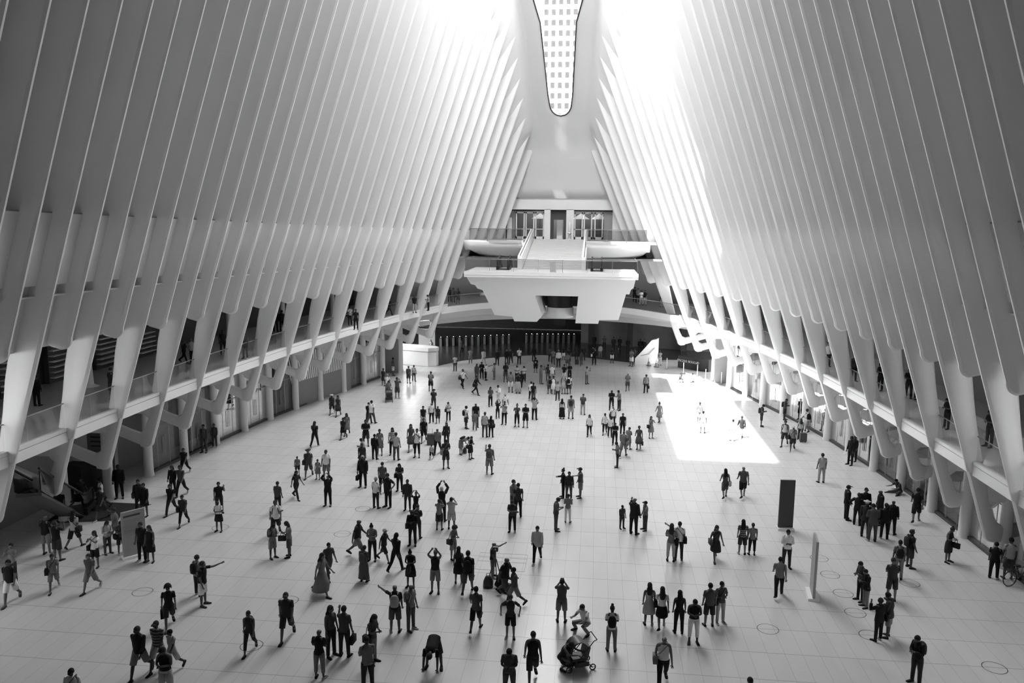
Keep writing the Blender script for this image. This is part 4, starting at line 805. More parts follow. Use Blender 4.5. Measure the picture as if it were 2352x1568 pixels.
(-3.59, 54.0, 0.0, 1.83, 175, 'st', 'ms', 't4', 'p2', '-', 'man in pale t-shirt and striped trousers beside the long black hair'),
(-3.16, 54.06, 0.0, 1.55, 175, 'st', 'fl', 'l1', 'p0', 'S0', 'woman with long dark hair and black leggings seen from behind'),
(-2.16, 45.76, 0.0, 1.88, 175, 'on', 'ms', 't3', 's3', 'B2', 'person with grey backpack and shorts shading the eyes'),
(-3.78, 48.74, 0.0, 1.54, 60, 'ph', 'fs', 'd0', 'x0', 'S0', 'woman in black dress reading a phone with a dark bag'),
(-4.55, 49.67, 0.0, 1.6, 70, 'be', 'fs', 'd3', 'x3', 'B1', 'woman in grey dress bending forward under a patterned backpack'),
(-4.97, 46.62, 0.0, 1.88, 20, 'ph', 'fs', 't1', 's1', 'S3', 'woman in dark t-shirt with a pale bag in front of the bending woman'),
(-6.22, 48.32, 0.0, 1.0, 0, 'wa', 'ms', 't4', 's0', '-', 'small child in pale t-shirt running beside the suitcase'),
(-6.08, 49.58, 0.0, 1.81, 0, 'wa', 'mb', 't3', 'p0', '-', 'man in light shirt and dark trousers holding out an arm'),
(-5.84, 51.42, 0.0, 1.66, 0, 'st', 'fl', 'l1', 'p1', 'S1', 'long-haired woman with dark scarf right of the light shirt'),
(-7.57, 52.19, 0.0, 1.75, 10, 'wa', 'ms', 't0', 's0', '-', 'man in black t-shirt pulling the black suitcase'),
(-7.95, 50.01, 0.0, 1.88, 10, 'wa', 'fl', 'd2', 'x2', '-', 'woman in striped patterned dress left of the white t-shirt with backpack'),
(-7.23, 48.62, 0.0, 1.88, 0, 'up', 'ms', 't5', 'c0', 'B0', 'person in white t-shirt with a black front pack raising both hands'),
(-8.91, 48.93, 0.0, 1.82, 10, 'st', 'fl', 'z4', 'p0', '-', 'long-haired woman in striped top and black trousers'),
(-8.39, 47.82, 0.0, 1.81, 175, 'st', 'ms', 't4', 'p2', '-', 'man in pale t-shirt seen from behind, in front of the striped top'),
(-9.77, 47.77, 0.0, 1.67, 170, 'st', 'ms', 'l0', 'p0', '-', 'man all in black beside the woman in the grey dress'),
(-9.71, 48.77, 0.0, 1.74, 0, 'st', 'fs', 'd3', 'x3', '-', 'woman in sleeveless grey dress beside the man all in black'),
(-11.2, 50.7, 0.0, 1.83, 10, 'ax', 'ms', 't0', 's1', '-', 'person in black t-shirt with folded arms above the crowd on the left'),
(-10.27, 46.89, 0.0, 1.66, -60, 'ph', 'ms', 't4', 's2', '-', 'person in pale shirt holding a dark pack behind the backpack wearer'),
(-9.96, 45.66, 0.0, 1.66, 20, 'st', 'ms', 't1', 's1', 'B1', 'person with dark backpack right behind the suited man'),
(-8.97, 42.51, 0.0, 1.88, 0, 'st', 'mw', 'j0', 'p0', 'H0', 'grey-haired man in a black suit and light tie holding a cap'),
(-7.63, 41.74, 0.0, 1.77, 180, 'st', 'mc', 't2', 'p0', '-', 'person with cap and dark t-shirt seen from behind the black polo'),
(-7.32, 39.29, 0.0, 1.72, 160, 'st', 'mw', 't5', 'p1', '-', 'grey-haired man in white shirt left of the black polo'),
(-6.73, 39.57, 0.0, 1.88, -30, 'hp', 'ms', 't0', 'p0', '-', 'man in black polo and black trousers with hand on hip on the left'),
(-6.75, 42.15, 0.0, 1.65, 0, 'ph', 'fl', 't1', 'p0', 'S0', 'woman bending her head with long hair and a bag of dark fur'),
(-5.61, 39.27, 0.0, 1.68, 0, 'st', 'ms', 'j1', 'p1', '-', 'man in dark zipped jacket with pale shoulder straps'),
(-4.85, 37.89, 0.0, 1.51, 0, 'hi', 'fs', 't0', 'p0', '-', 'person in black holding a phone overhead behind the dark vest'),
(-3.52, 37.92, 0.0, 1.88, 180, 'hi', 'fw', 'j0', 'p0', '-', 'woman in black cloak and white headscarf holding a phone overhead'),
(-3.43, 36.79, 0.0, 1.61, 180, 'up', 'fs', 't3', 's1', 'H1', 'woman in grey t-shirt with a shoulder bag photographing on the left of a pair'),
(-2.86, 36.98, 0.0, 1.66, 180, 'up', 'ms', 't4', 's4', '-', 'man in pale t-shirt and pale shorts photographing beside the white headscarf'),
(-12.61, 43.72, 0.0, 1.82, 10, 'wa', 'mh', 't2', 's2', 'S1', 'man with hat leading two small children'),
(-13.47, 44.19, 0.0, 1.12, 10, 'st', 'ms', 't3', 's1', '-', 'small child left of the man with the hat'),
(-11.97, 43.5, 0.0, 1.22, 0, 'st', 'fs', 'd3', 'x3', '-', 'small girl in grey dress right of the man with the hat'),
(-11.48, 43.57, 0.0, 1.79, 0, 'st', 'ms', 't5', 's3', '-', "man in white t-shirt with a small print holding the girl's hand"),
(-9.94, 39.35, 0.0, 1.7, 0, 'hi', 'mb', 'j0', 'p0', '-', 'man in a black suit raising both hands to the face'),
(-11.97, 40.12, 0.0, 1.66, 60, 'wa', 'fl', 't1', 'p1', '-', 'long-haired woman in dark clothes striding right on the left side'),
(-12.21, 38.17, 0.0, 1.63, 170, 'st', 'ms', 't2', 'p1', '-', 'dark person at the back of the group of three on the left'),
(-11.03, 35.05, 0.0, 1.86, 20, 'wa', 'mc', 't5', 's1', 'B1', 'man in white t-shirt and dark shorts with a backpack on the left'),
(-10.17, 32.58, 0.0, 1.65, 60, 'ph', 'fl', 't3', 's3', 'B1', 'long-haired girl with backpack facing the girl with the small bag'),
(-9.48, 32.79, 0.0, 1.71, -80, 'ph', 'fl', 't3', 's2', 'H1', 'long-haired girl with small bag facing left'),
(-6.43, 33.15, 0.0, 1.88, 90, 'wa', 'mb', 't1', 's3', '-', 'bald man in dark t-shirt and grey shorts walking right'),
(-5.7, 32.93, 0.0, 1.75, 0, 'ph', 'fn', 'k3', 'p1', '-', 'woman in grey tank top and dark trousers looking at a phone'),
(-5.14, 32.84, 0.0, 1.61, 80, 'wa', 'mc', 't1', 's1', '-', 'boy with pale cap and dark t-shirt walking right'),
(-4.36, 31.9, 0.0, 1.81, 160, 'wa', 'fl', 'l0', 'p0', '-', 'woman with long black hair in black clothes walking away'),
(-5.46, 30.8, 0.0, 1.6, 170, 'ph', 'ms', 't2', 'm2', 'B2', 'person with patterned backpack and dark wrap skirt from behind'),
(-7.01, 30.91, 0.0, 1.66, 40, 'wa', 'ms', 't2', 'p2', 'S1', 'man in dark shirt with a strap behind the walking woman in the skirt'),
(-6.77, 29.36, 0.0, 1.88, 80, 'wa', 'fl', 't3', 'm3', '-', 'woman with long hair, fringed top and long grey skirt walking right'),
(-3.41, 30.6, 0.0, 1.66, 0, 'ph', 'fn', 'd0', 'x0', 'H1', 'woman in black dress with hands together in front of her face'),
(-2.3, 30.22, 0.0, 1.82, 0, 'hi', 'mw', 'k0', 's3', '-', 'man in black vest and grey shorts photographing with arms overhead'),
(-4.31, 34.81, 0.0, 1.77, 0, 'ph', 'fl', 'j0', 'p0', 'S1', 'long-haired woman in black vest and leggings right of the black hair'),
(-4.26, 35.58, 0.0, 1.71, 180, 'ph', 'fs', 't1', 'p1', 'B1', 'person with black backpack behind the black vest woman'),
(-2.15, 33.52, 0.0, 1.62, 60, 'ph', 'fa', 'k3', 's3', 'S1', 'curly-haired woman in tank top with a big square bag'),
(-1.49, 31.12, 0.0, 1.64, 180, 'st', 'fl', 'd0', 'x0', '-', 'long-haired woman in sleeveless black dress seen from behind'),
(-0.97, 30.3, 0.0, 1.88, 180, 'wa', 'ms', 't0', 's2', 'B0', 'man in black t-shirt with black backpack and grey shorts from behind'),
(-0.15, 31.9, 0.0, 1.6, 90, 'po', 'mb', 't1', 'p3', '-', 'cameraman in dark t-shirt bending over the tripod'),
(0.21, 31.03, 0.0, 1.72, 60, 'si', 'ms', 'l0', 'p1', '-', 'person in black sitting on the floor under the tripod'),
(-0.19, 27.34, 0.0, 1.79, 180, 'wa', 'fs', 't2', 's0', '-', 'short-haired woman in dark sleeveless tunic walking away'),
(-3.12, 26.87, 0.0, 1.88, 190, 'po', 'mb', 't0', 's2', 'B4', 'man in black t-shirt with a grey backpack holding out his right arm'),
(-2.59, 27.13, 0.0, 1.83, 60, 'st', 'fb', 't3', 'p2', 'B4', 'grey-haired woman with a white backpack beside the outstretched arm'),
(-6.86, 25.92, 0.0, 1.88, 10, 'wa', 'mc', 't1', 's1', '-', 'bearded man in dark t-shirt and black shorts walking with one foot up'),
(-7.8, 24.88, 0.0, 1.64, 10, 'wa', 'fs', 'k1', 'c1', 'B2', 'short-haired woman in dark vest with a paper and backpack'),
(-4.84, 23.63, 0.0, 1.77, 175, 'ax', 'fb', 't0', 'c3', '-', 'person with pale hair, black t-shirt and grey cropped trousers from behind'),
(-4.92, 25.02, 0.0, 1.88, 60, 'st', 'fl', 'k2', 'p1', '-', 'long-haired woman with strap top left of the tall man in grey'),
(-4.45, 25.05, 0.0, 1.88, 175, 'on', 'ms', 't2', 'p1', 'H0', 'tall man in dark t-shirt holding up a phone with legs apart'),
(-3.38, 24.79, 0.0, 1.82, 70, 'ph', 'fl', 't2', 'p3', 'S1', 'woman in grey top with hair to the shoulder holding a phone'),
(-3.07, 23.15, 0.0, 1.88, -150, 'ph', 'ms', 't3', 'p1', '-', 'man in grey t-shirt with a camera at the lower left centre'),
(-1.23, 24.77, 0.0, 1.88, 0, 'bd', 'ms', 't0', 's1', '-', 'person in black bending down to the floor between the feet'),
(-18.57, 27.21, 0.0, 1.88, 20, 'wa', 'ms', 't0', 's5', '-', 'man in black t-shirt and white shorts at the left edge'),
(-19.86, 28.94, 0.0, 1.66, 10, 'up', 'fs', 't3', 'p1', '-', 'person taking a photo at the left edge behind the white shorts'),
(-17.65, 28.41, 0.0, 1.65, 30, 'wa', 'fs', 't3', 's3', 'S1', 'woman in grey dress-like clothes with a bag walking on the left'),
(-16.14, 28.55, 0.0, 1.68, 0, 'wa', 'ms', 't2', 's3', '-', 'man with striped grey shirt and grey shorts on the left'),
(-20.32, 31.64, 0.0, 1.88, 180, 'st', 'mb', 't0', 's3', '-', 'bald man in black t-shirt and grey shorts seen from behind'),
(-19.43, 31.12, 0.0, 1.88, 170, 'up', 'mc', 't0', 's1', '-', 'man in black t-shirt and long shorts taking a photo on the left'),
(-19.53, 32.45, 0.0, 1.85, 180, 'wa', 'fl', 't4', 's0', 'S0', 'woman with long hair, pale top and crossbody black bag from behind'),
(-17.39, 30.72, 0.0, 1.63, 0, 'up', 'fl', 't5', 's0', 'S0', 'long-haired woman in white top with dark strap photographing'),
(-17.71, 32.1, 0.0, 1.59, 60, 'ph', 'fl', 'l4', 'p2', '-', 'long-haired woman in white sweater standing in profile'),
(-17.98, 33.19, 0.0, 1.83, -30, 'wa', 'ms', 't3', 's3', '-', 'man in pale t-shirt behind the woman in the white sweater'),
(-17.1, 32.18, 0.0, 1.59, 50, 'ph', 'fs', 't2', 's1', 'S0', 'woman in dark top with a bag left of the info sign'),
(-16.81, 32.44, 0.0, 1.88, 0, 'st', 'mw', 't0', 'p0', '-', 'man whose head shows above the freestanding info sign on the left'),
(-15.72, 31.54, 0.0, 1.82, 0, 'st', 'ms', 't0', 'p0', '-', 'man in black shirt and trousers, left of the couple in black'),
(-15.33, 31.53, 0.0, 1.69, 0, 'st', 'fl', 'd0', 'x0', '-', 'woman in short black dress, right of the couple in black'),
(-11.08, 27.97, 0.0, 1.84, 90, 'po', 'ms', 't0', 's5', '-', 'man in black t-shirt and white shorts raising a finger'),
(-11.69, 28.73, 0.0, 1.73, 150, 'st', 'ms', 't3', 'p1', 'B0', 'man with black backpack behind the raised finger'),
(-11.47, 26.17, 0.0, 1.77, 30, 'wa', 'fa', 't0', 's1', 'H0', 'woman with a big curly hairstyle and black outfit with a small bag'),
(-10.72, 23.0, 0.0, 1.88, 0, 'wa', 'ms', 'l0', 's3', '-', 'man in dark long-sleeved shirt with print and grey shorts walking forward'),
(-10.34, 23.46, 0.0, 1.85, 0, 'wa', 'mc', 'z2', 's4', '-', 'man in striped shirt and light shorts behind the vest wearer'),
(-9.85, 23.45, 0.0, 1.57, -20, 'wa', 'fs', 't4', 's4', '-', 'person in pale loose shirt and skirt right of the striped shirt'),
(-9.26, 22.01, 0.0, 1.8, 0, 'ph', 'ms', 'k0', 's4', '-', 'man in black vest with a belt bag and pale shorts at the bottom left'),
(-11.41, 20.62, 0.0, 1.68, 10, 'st', 'ms', 't5', 'p2', 'S0', 'dark-haired person in pale shirt cut off by the bottom edge'),
(-13.98, 35.24, 0.0, 1.57, 0, 'ph', 'fs', 't5', 'k0', '-', 'woman in white top and black skirt holding a phone'),
(-15.12, 37.61, 0.0, 1.66, 30, 'on', 'ms', 't0', 'p1', '-', 'man in black behind the woman with the black skirt, one arm raised'),
(-20.09, 43.36, 0.0, 1.66, 0, 'wa', 'ms', 't0', 'p0', '-', 'man in black walking out by the left glass front'),
(-18.91, 39.91, 0.0, 1.66, 0, 'st', 'fl', 'l0', 'p0', '-', 'woman in dark clothes at the back of the left cluster'),
(-18.33, 39.74, 0.0, 1.82, 0, 'wa', 'fs', 't2', 'p0', '-', 'woman in patterned top in the left cluster'),
(-17.39, 37.0, 0.0, 1.71, 0, 'wa', 'ms', 't0', 'p1', '-', 'man in black t-shirt, front left of the left cluster'),
(-16.02, 35.66, 0.0, 1.66, 10, 'wa', 'fs', 't1', 'c0', 'S1', 'woman in dark loose clothes, front right of the left cluster'),
(-19.16, 37.07, 0.0, 1.79, 20, 'st', 'ms', 'j0', 'p0', 'S1', 'man in dark blazer and light shirt, left of a close pair'),
(-18.63, 36.67, 0.0, 1.75, -10, 'st', 'fs', 'j0', 'k0', '-', 'woman in black coat, right of a close pair'),
(-21.44, 38.99, 0.0, 1.88, 20, 'st', 'ms', 'j0', 'p0', '-', 'security guard in black suit by the bright shop window on the left'),
(-22.54, 37.36, 0.0, 1.69, 60, 'wa', 'ms', 't1', 'p4', '-', 'person in dark shirt and pale trousers walking by the grey notice wall'),
(-21.39, 37.34, 0.0, 1.7, -40, 'wa', 'fn', 't5', 'k0', '-', 'woman with headwear and white top striding by the notice wall'),
(-20.48, 35.92, 0.0, 1.77, 0, 'wa', 'ms', 't1', 's1', '-', 'dark person walking forward in front of the notice wall'),
(-21.1, 47.76, 0.0, 1.88, 0, 'st', 'fs', 'l2', 'p2', '-', 'person in patterned dark clothes by the left glass, left of two'),
(-20.99, 48.98, 0.0, 1.62, 0, 'st', 'fs', 'l2', 'p2', '-', 'person in patterned dark clothes by the left glass, right of two'),
(-23.29, 35.66, 5.81, 1.54, 180, 'st', 'ms', 'j0', 'p0', '-', 'dark person on the near left gallery behind the glass'),
(-20.25, 37.05, 5.91, 1.66, 160, 'st', 'ms', 't0', 's1', '-', 'dark person on the left gallery beside a rib'),
(-21.59, 46.72, 6.05, 1.5, 90, 'wa', 'ms', 't0', 'p0', '-', 'dark person walking on the left gallery with a pale disc'),
(-20.89, 46.46, 6.07, 1.66, 0, 'st', 'fs', 't4', 'p0', '-', 'person in pale top on the left gallery'),
(-20.46, 49.66, 6.14, 1.66, 30, 'st', 'ms', 't1', 'p1', '-', 'dark person leaning on the left gallery rail'),
(-18.36, 48.39, 6.15, 1.66, 0, 'st', 'fs', 't2', 'p2', '-', 'person behind the glass in the fifth left gallery gap'),
(19.79, 55.64, 5.46, 1.69, 0, 'st', 'ms', 't5', 'p1', '-', 'person in white shirt behind the glass of the right gallery'),
(20.18, 51.23, 5.32, 1.74, 10, 'st', 'ms', 't1', 'p0', 'B0', 'person with a backpack on the right gallery, second gap after the white shirt'),
(21.02, 48.94, 5.25, 1.7, -60, 'ph', 'ms', 't0', 'p0', '-', 'dark person on the right gallery leaning at the rail, middle gaps'),
(21.99, 47.14, 5.2, 1.76, -40, 'ph', 'ms', 't0', 'p1', '-', 'dark person on the right gallery beside a bright glass strip'),
(22.35, 46.92, 5.19, 1.69, -80, 'ph', 'fs', 'l1', 'p1', '-', 'second dark person on the right gallery beside the bright glass strip'),
(21.52, 40.87, 5.0, 1.6, -70, 'ph', 'ms', 't0', 'p1', '-', 'person with dark hair on the right gallery, third rib gap from the edge'),
(22.23, 38.0, 4.91, 1.8, -70, 'ph', 'ms', 't1', 'p2', '-', 'person on the nearest visible part of the right gallery'),
(-20.89, 59.45, 6.33, 1.8, 180, 'st', 'ms', 'j0', 'p0', '-', 'person in dark coat on the left gallery, left of a close pair'),
(-20.39, 59.53, 6.33, 1.71, 180, 'st', 'ms', 't1', 'p0', '-', 'person in dark clothes on the left gallery, right of a close pair'),
(-16.25, 63.72, 6.43, 1.58, 40, 'st', 'fl', 't5', 'p0', 'S0', 'woman in white with a dark bag on the left gallery'),
(-14.97, 61.19, 6.41, 1.66, 10, 'st', 'fs', 't0', 'p0', '-', 'dark person just right of the woman in white on the left gallery'),
(-14.59, 70.11, 6.57, 1.54, 90, 'wa', 'ms', 't0', 'p1', '-', 'dark person half hidden by a rib on the far left gallery'),
(-12.71, 71.94, 6.61, 1.66, 30, 'st', 'ms', 't0', 'p4', '-', 'person in black top and pale trousers on the far left gallery'),
(-11.77, 73.68, 6.64, 1.54, -60, 'ph', 'fs', 't4', 'p0', '-', 'person in pale top leaning on the far left gallery rail'),
(-11.66, 84.12, 6.4, 1.63, 180, 'st', 'ms', 'j0', 'p0', '-', 'dark person on the far left gallery bridge, left of three'),
(-11.18, 83.62, 6.4, 1.62, 170, 'st', 'ms', 't1', 'p1', '-', 'dark person on the far left gallery bridge, middle of three'),
(-10.39, 82.02, 6.4, 1.7, 0, 'st', 'fl', 't1', 's1', 'S0', 'woman with bag on the far left gallery bridge, right of three'),
(8.25, 89.37, 6.3, 1.72, 180, 'st', 'ms', 't0', 'p0', '-', 'dark person on the far right gallery bridge, left of four'),
(8.53, 88.8, 6.3, 1.67, 30, 'ph', 'ms', 't3', 'p0', '-', 'person in grey on the far right gallery bridge, second of four'),
(8.79, 86.43, 6.3, 1.63, 20, 'ph', 'fs', 't5', 'p4', '-', 'person in white on the far right gallery bridge, third of four'),
(9.19, 86.52, 6.3, 1.63, 0, 'st', 'ms', 't0', 'p4', '-', 'person in black top on the far right gallery bridge, right of four'),
(10.95, 85.63, 6.25, 1.52, -20, 'st', 'fs', 'l1', 'p4', '-', 'person alone by the last rib on the far right gallery bridge'),
(4.39, 101.97, 13.25, 1.88, 170, 'st', 'ms', 'j0', 'p0', '-', 'man in dark suit standing in the right upper doorway'),
(3.12, 101.06, 13.25, 1.88, 160, 'st', 'fs', 't3', 'p2', '-', 'person in grey inside the right upper doors'),
(-5.88, 104.67, 13.25, 1.88, 160, 'st', 'ms', 't2', 'p1', '-', 'person seen through the left upper doors'),
(5.1, 94.96, 0.0, 1.66, 0, 'st', 'ms', 't2', 'p0', '-', 'dark person standing in the concourse behind the right floor edge'),
(6.19, 94.3, 0.0, 1.66, 180, 'st', 'ms', 'j0', 'p0', '-', 'dark silhouette in the concourse right of the standing person'),
(6.94, 95.39, 0.0, 1.58, 180, 'wa', 'ms', 'j0', 'p0', '-', 'dark silhouette walking in the right concourse, third from the left'),
(7.86, 93.54, 0.0, 1.69, 170, 'st', 'ms', 'j0', 'p0', '-', 'dark silhouette in the concourse left of the stair wall'),
(3.9, 95.9, 0.0, 1.66, 180, 'st', 'ms', 'j0', 'p0', '-', 'dark silhouette by the end of the turnstile row'),
(9.26, 93.19, 0.0, 1.66, 180, 'st', 'ms', 'j0', 'p0', '-', 'dark silhouette deep in the right concourse, left of two'),
(9.71, 93.0, 0.0, 1.66, 160, 'st', 'fs', 'j0', 'p0', '-', 'dark silhouette deep in the right concourse, right of two'),
(-11.12, 88.76, 0.0, 1.66, 0, 'wa', 'ms', 't1', 'p0', '-', 'dark person walking in front of the left turnstiles'),
(-14.6, 88.4, 0.0, 1.66, 10, 'st', 'ms', 'z4', 'p0', '-', 'person in striped top left of the left turnstiles'),
(-9.2, 82.95, 0.0, 1.66, 0, 'st', 'ms', 't3', 's3', '-', 'pale figure at the dark concourse edge, right of the crouched ones'),
(-10.06, 78.44, 0.0, 1.66, 0, 'st', 'fs', 't4', 'p1', '-', 'small figure with pale top at the dark concourse edge')]
PUSH = [ (3.64, 25.38, -1.2, 1.0, 'black pushchair with open hood beside the crouching woman') , (-13.1, 63.99, 0.3, 1.0, 'dark pushchair pushed towards us near the last left column') ]
CASES = [ (-6.96, 51.61, 0.2, 1.15, 'tall black suitcase pulled by the man in the black t-shirt') , (18.59, 55.94, 0.1, 1.0, 'dark suitcase standing beside the long-haired girl in pale top') , (2.11, 84.21, 0, 0.9, 'dark wheeled bag beside the mottled clothes on the far edge') ]
LOOSE = [ (-0.22, 30.97, 0.3, 1.1, 'black backpack lying on the floor left of the tripod group') , (-4.34, 49.93, 1.2, 0.9, 'square black bag on the floor between the two women with bags') ]
# ---------------------------------------------------------------- people
DG = None
def rot(v, ax, deg): return Matrix.Rotation(R(deg), 3, ax) @ Vector(v)
POSE = {}   # lean, head pitch(+down), arms (pitch, abduct, elbow bend, inward) L/R, legs (pitch, abduct, knee) L/R, pelvis drop
def P_(n, lean=0, head=0, L=(4, 8, 12, 0), Rr=(4, 8, 12, 0), lL=(0, 4, 0), lR=(0, 4, 0), drop=0): POSE[n] = (lean, head, L, Rr, lL, lR, drop)
P_('st', head=4); P_('wa', 3, 2, (-22, 8, 14, 0), (24, 8, 22, 0), (24, 3, 8), (-22, 3, 26), .05)
P_('ph', 2, 26, (10, 9, 88, 50), (12, 9, 92, 52)); P_('up', -2, -10, (56, 12, 92, 46), (56, 12, 92, 46))
P_('hi', -3, -22, (136, 16, 34, 50), (136, 16, 34, 50)); P_('ax', 0, 4, (8, 12, 82, 76), (8, 12, 82, 76))
P_('hp', 2, 6, (-18, 44, 66, 50), (-18, 44, 66, 50)); P_('on', 0, 2, (5, 8, 14, 0), (52, 18, 126, 24)); P_('po', 2, 0, (5, 8, 14, 0), (84, 34, 22, -10))
P_('cr', 16, 10, (46, 12, 60, 30), (50, 20, 40, 20), (95, 26, 134), (100, 16, 136), .46)
P_('kn', 26, 34, (56, 10, 50, 20), (60, 10, 40, 20), (96, 12, 140), (60, 10, 142), .50)
P_('si', 18, 20, (50, 14, 40, 20), (40, 14, 50, 20), (84, 16, 70), (88, 22, 96), .78)
P_('be', 62, 20, (24, 8, 40, 10), (26, 10, 40, 10)); P_('bd', 104, 30, (8, 4, 6, 0), (8, 4, 6, 0), (0, 12, 0), (0, 12, 0))
def joints(pose):
    lean, head, aL, aR, lL, lR, drop = POSE[pose]; J = {}
    pel = Vector((0, 0, .95-drop)); T = Matrix.Rotation(R(lean), 3, 'X')     # forward is -Y
    def up_(x, y, z): return pel+T @ Vector((x, y, z-.95))
    J['pel'] = pel; J['waist'] = up_(0, 0, 1.09); J['chest'] = up_(0, .01, 1.28); J['neck'] = up_(0, .015, 1.465)
    Hh = T @ Matrix.Rotation(R(head), 3, 'X')
    if lean > 40: Hh = Matrix.Rotation(R(lean*.7+head), 3, 'X')
    J['H'] = Hh; nk = J['neck']; J['chin'] = nk+Hh @ Vector((0, -.035, .09)); J['head'] = nk+Hh @ Vector((0, -.02, .155)); J['top'] = nk+Hh @ Vector((0, -.01, .215)); J['T'] = T
    for s, nm, a, l in ((-1, 'L', aL, lL), (1, 'R', aR, lR)):
        sh = up_(s*.172, .01, 1.405); p, ab, eb, inn = a
        def dv(pp, aa): v = Matrix.Rotation(R(pp), 3, 'X') @ Vector((0, 0, -1)); return Matrix.Rotation(R(-s*aa), 3, 'Y') @ v
        bT = Matrix.Rotation(R(lean if lean < 40 else 0), 3, 'X')
        # rotation about X by +pitch moves -Z towards -Y?  (0,0,-1)->(0, sin, -cos): use the negative angle
        def dirv(pp, aa):
            pp = R(pp); aa = R(aa); return Vector((s*math.sin(aa), -math.sin(pp)*math.cos(aa), -math.cos(pp)*math.cos(aa)))
        u = dirv(p, ab); el = sh+u*.285; f = dirv(p+eb, ab-inn if inn else ab*.4); wr = el+f*.245; J['sh'+nm] = sh; J['el'+nm] = el; J['wr'+nm] = wr; J['hd'+nm] = wr+f*.09; J['fd'+nm] = f
        hp, la, kb = l; hip = pel+Vector((s*.09, 0, -.05))
        def ld_(pp, aa): pp = R(pp); aa = R(aa); return Vector((s*math.sin(aa), -math.sin(pp)*math.cos(aa), -math.cos(pp)*math.cos(aa)))
        k = hip+ld_(hp, la)*.42; an = k+ld_(hp-kb, la*.4)*.415; J['hip'+nm] = hip; J['kn'+nm] = k; J['an'+nm] = an
    zmin = min(J['anL'].z, J['anR'].z)
    dz = .075-zmin if pose != 'si' else .12-(J['hipL'].z)
    if pose == 'kn': dz = min(0, .075-zmin) + .0
    for k_ in J:
        if isinstance(J[k_], Vector) and k_[:2] != 'fd': J[k_].z += dz
    if pose == 'si':
        for nm in 'LR': J['an'+nm].z = max(.07, J['an'+nm].z)
    return J
def skin_mesh(name, vs, es, rad, sub=1):
    me = bpy.data.meshes.new(name); me.from_pydata([tuple(v) for v in vs], es, []); o = bpy.data.objects.new(name, me); COL.objects.link(o)
    md = o.modifiers.new('skin', 'SKIN'); md.use_smooth_shade = True; md.branch_smoothing = .4
    for i, r in enumerate(rad): me.skin_vertices[0].data[i].radius = (r, r) if not isinstance(r, tuple) else r
    me.skin_vertices[0].data[0].use_root = True
    if sub: s_ = o.modifiers.new('sub', 'SUBSURF'); s_.levels = sub; s_.render_levels = sub
    dg = bpy.context.evaluated_depsgraph_get(); dg.update(); m2 = bpy.data.meshes.new_from_object(o.evaluated_get(dg)); m2.name = name
    bpy.data.objects.remove(o); bpy.data.meshes.remove(me); return m2
def body_mesh(J, fem):
    w = .88 if fem else 1; vs = []; es = []; rd = []
    def v(p, r, par=None):
        vs.append(Vector(p)); rd.append(r); i = len(vs)-1
        if par is not None: es.append((par, i))
        return i
    pe = v(J['pel'], .115); wa = v(J['waist'], .105*w, pe); ch = v(J['chest'], .118*w, wa); ub = v(J['chest'].lerp(J['neck'], .6), .085, ch); nk = v(J['neck']+Vector((0, 0, .01)), .044, ub)
    c = v(J['chin'], (.085, .095), nk); hd = v(J['head'], (.128, .142), c); v(J['top'], .105, hd)
    nose = v(J['head']+J['H'] @ Vector((0, -.108, -.035)), .018, hd)
    for nm, s in (('L', -1), ('R', 1)):
        sh = v(J['sh'+nm], .062*w, ub); e = v(J['el'+nm], .043*w, sh); wr = v(J['wr'+nm], .030*w, e); f = J['fd'+nm]
        side = f.cross(Vector((0, 1, 0))); side = side.normalized() if side.length > .2 else Vector((1, 0, 0)); nor = f.cross(side).normalized()
        pm = v(J['wr'+nm]+f*.06, (.034, .022), wr)
        for q, ln in ((-.03, .07), (-.01, .085), (.011, .08), (.031, .062)):
            a = v(J['wr'+nm]+f*.105+side*q, .0095, pm); v(J['wr'+nm]+f*(.105+ln*.6)+side*q*1.1+nor*.018, .008, a)
        th = v(J['wr'+nm]+f*.05-side*.04, .012, pm); v(J['wr'+nm]+f*.09-side*.058, .009, th)
        hp = v(J['hip'+nm], .092, pe); k = v(J['kn'+nm], .058, hp); mid = v(J['kn'+nm].lerp(J['an'+nm], .35), .056, k); an = v(J['an'+nm], .036, mid)
        fw = Vector((s*.03, -.15, 0)); toe = J['an'+nm]+fw; toe.z = max(.03, J['an'+nm].z-.045); v(toe, .032, an)
    return skin_mesh('body', vs, es, rd, 1)
def frame_(J, z):   # point and axes of the torso at height z (standing coordinates)
    T = J['T']; return J['pel']+T @ Vector((0, 0, z-.95)), T @ Vector((1, 0, 0)), T @ Vector((0, 1, 0))
def ring(c, ax, ay, rx, ry, n=14): return [c+ax*(rx*math.cos(2*math.pi*k/n))+ay*(ry*math.sin(2*math.pi*k/n)) for k in range(n)]
def torso(mb, J, fem, z0, z1, g=.0, tank=False):
    S_ = [(.80, .185, .13), (.88, .178, .130), (.95, .168, .125), (1.08, .150, .115), (1.22, .168, .125), (1.33, .178, .125), (1.39, .172, .108), (1.43, .14, .085), (1.462, .085, .07), (1.485, .062, .06)]
    if fem: S_ = [(.80, .185, .13), (.88, .178, .13), (.95, .162, .122), (1.08, .128, .10), (1.22, .150, .128), (1.33, .158, .115), (1.39, .152, .098), (1.43, .122, .078), (1.462, .075, .065), (1.485, .056, .056)]
    if tank: S_ = S_[:6]+[(1.37, .145, .1), (1.43, .1, .075)]
    rr = []
    for z, a, b in S_:
        if z < z0-.001 or z > z1+.001: continue
        c, ax, ay = frame_(J, z); rr.append(ring(c, ax, ay, a+g, b+g))
    mb.rings(rr)
def limb(mb, pts, rs, n=10): mb.tube(pts, rs, n)
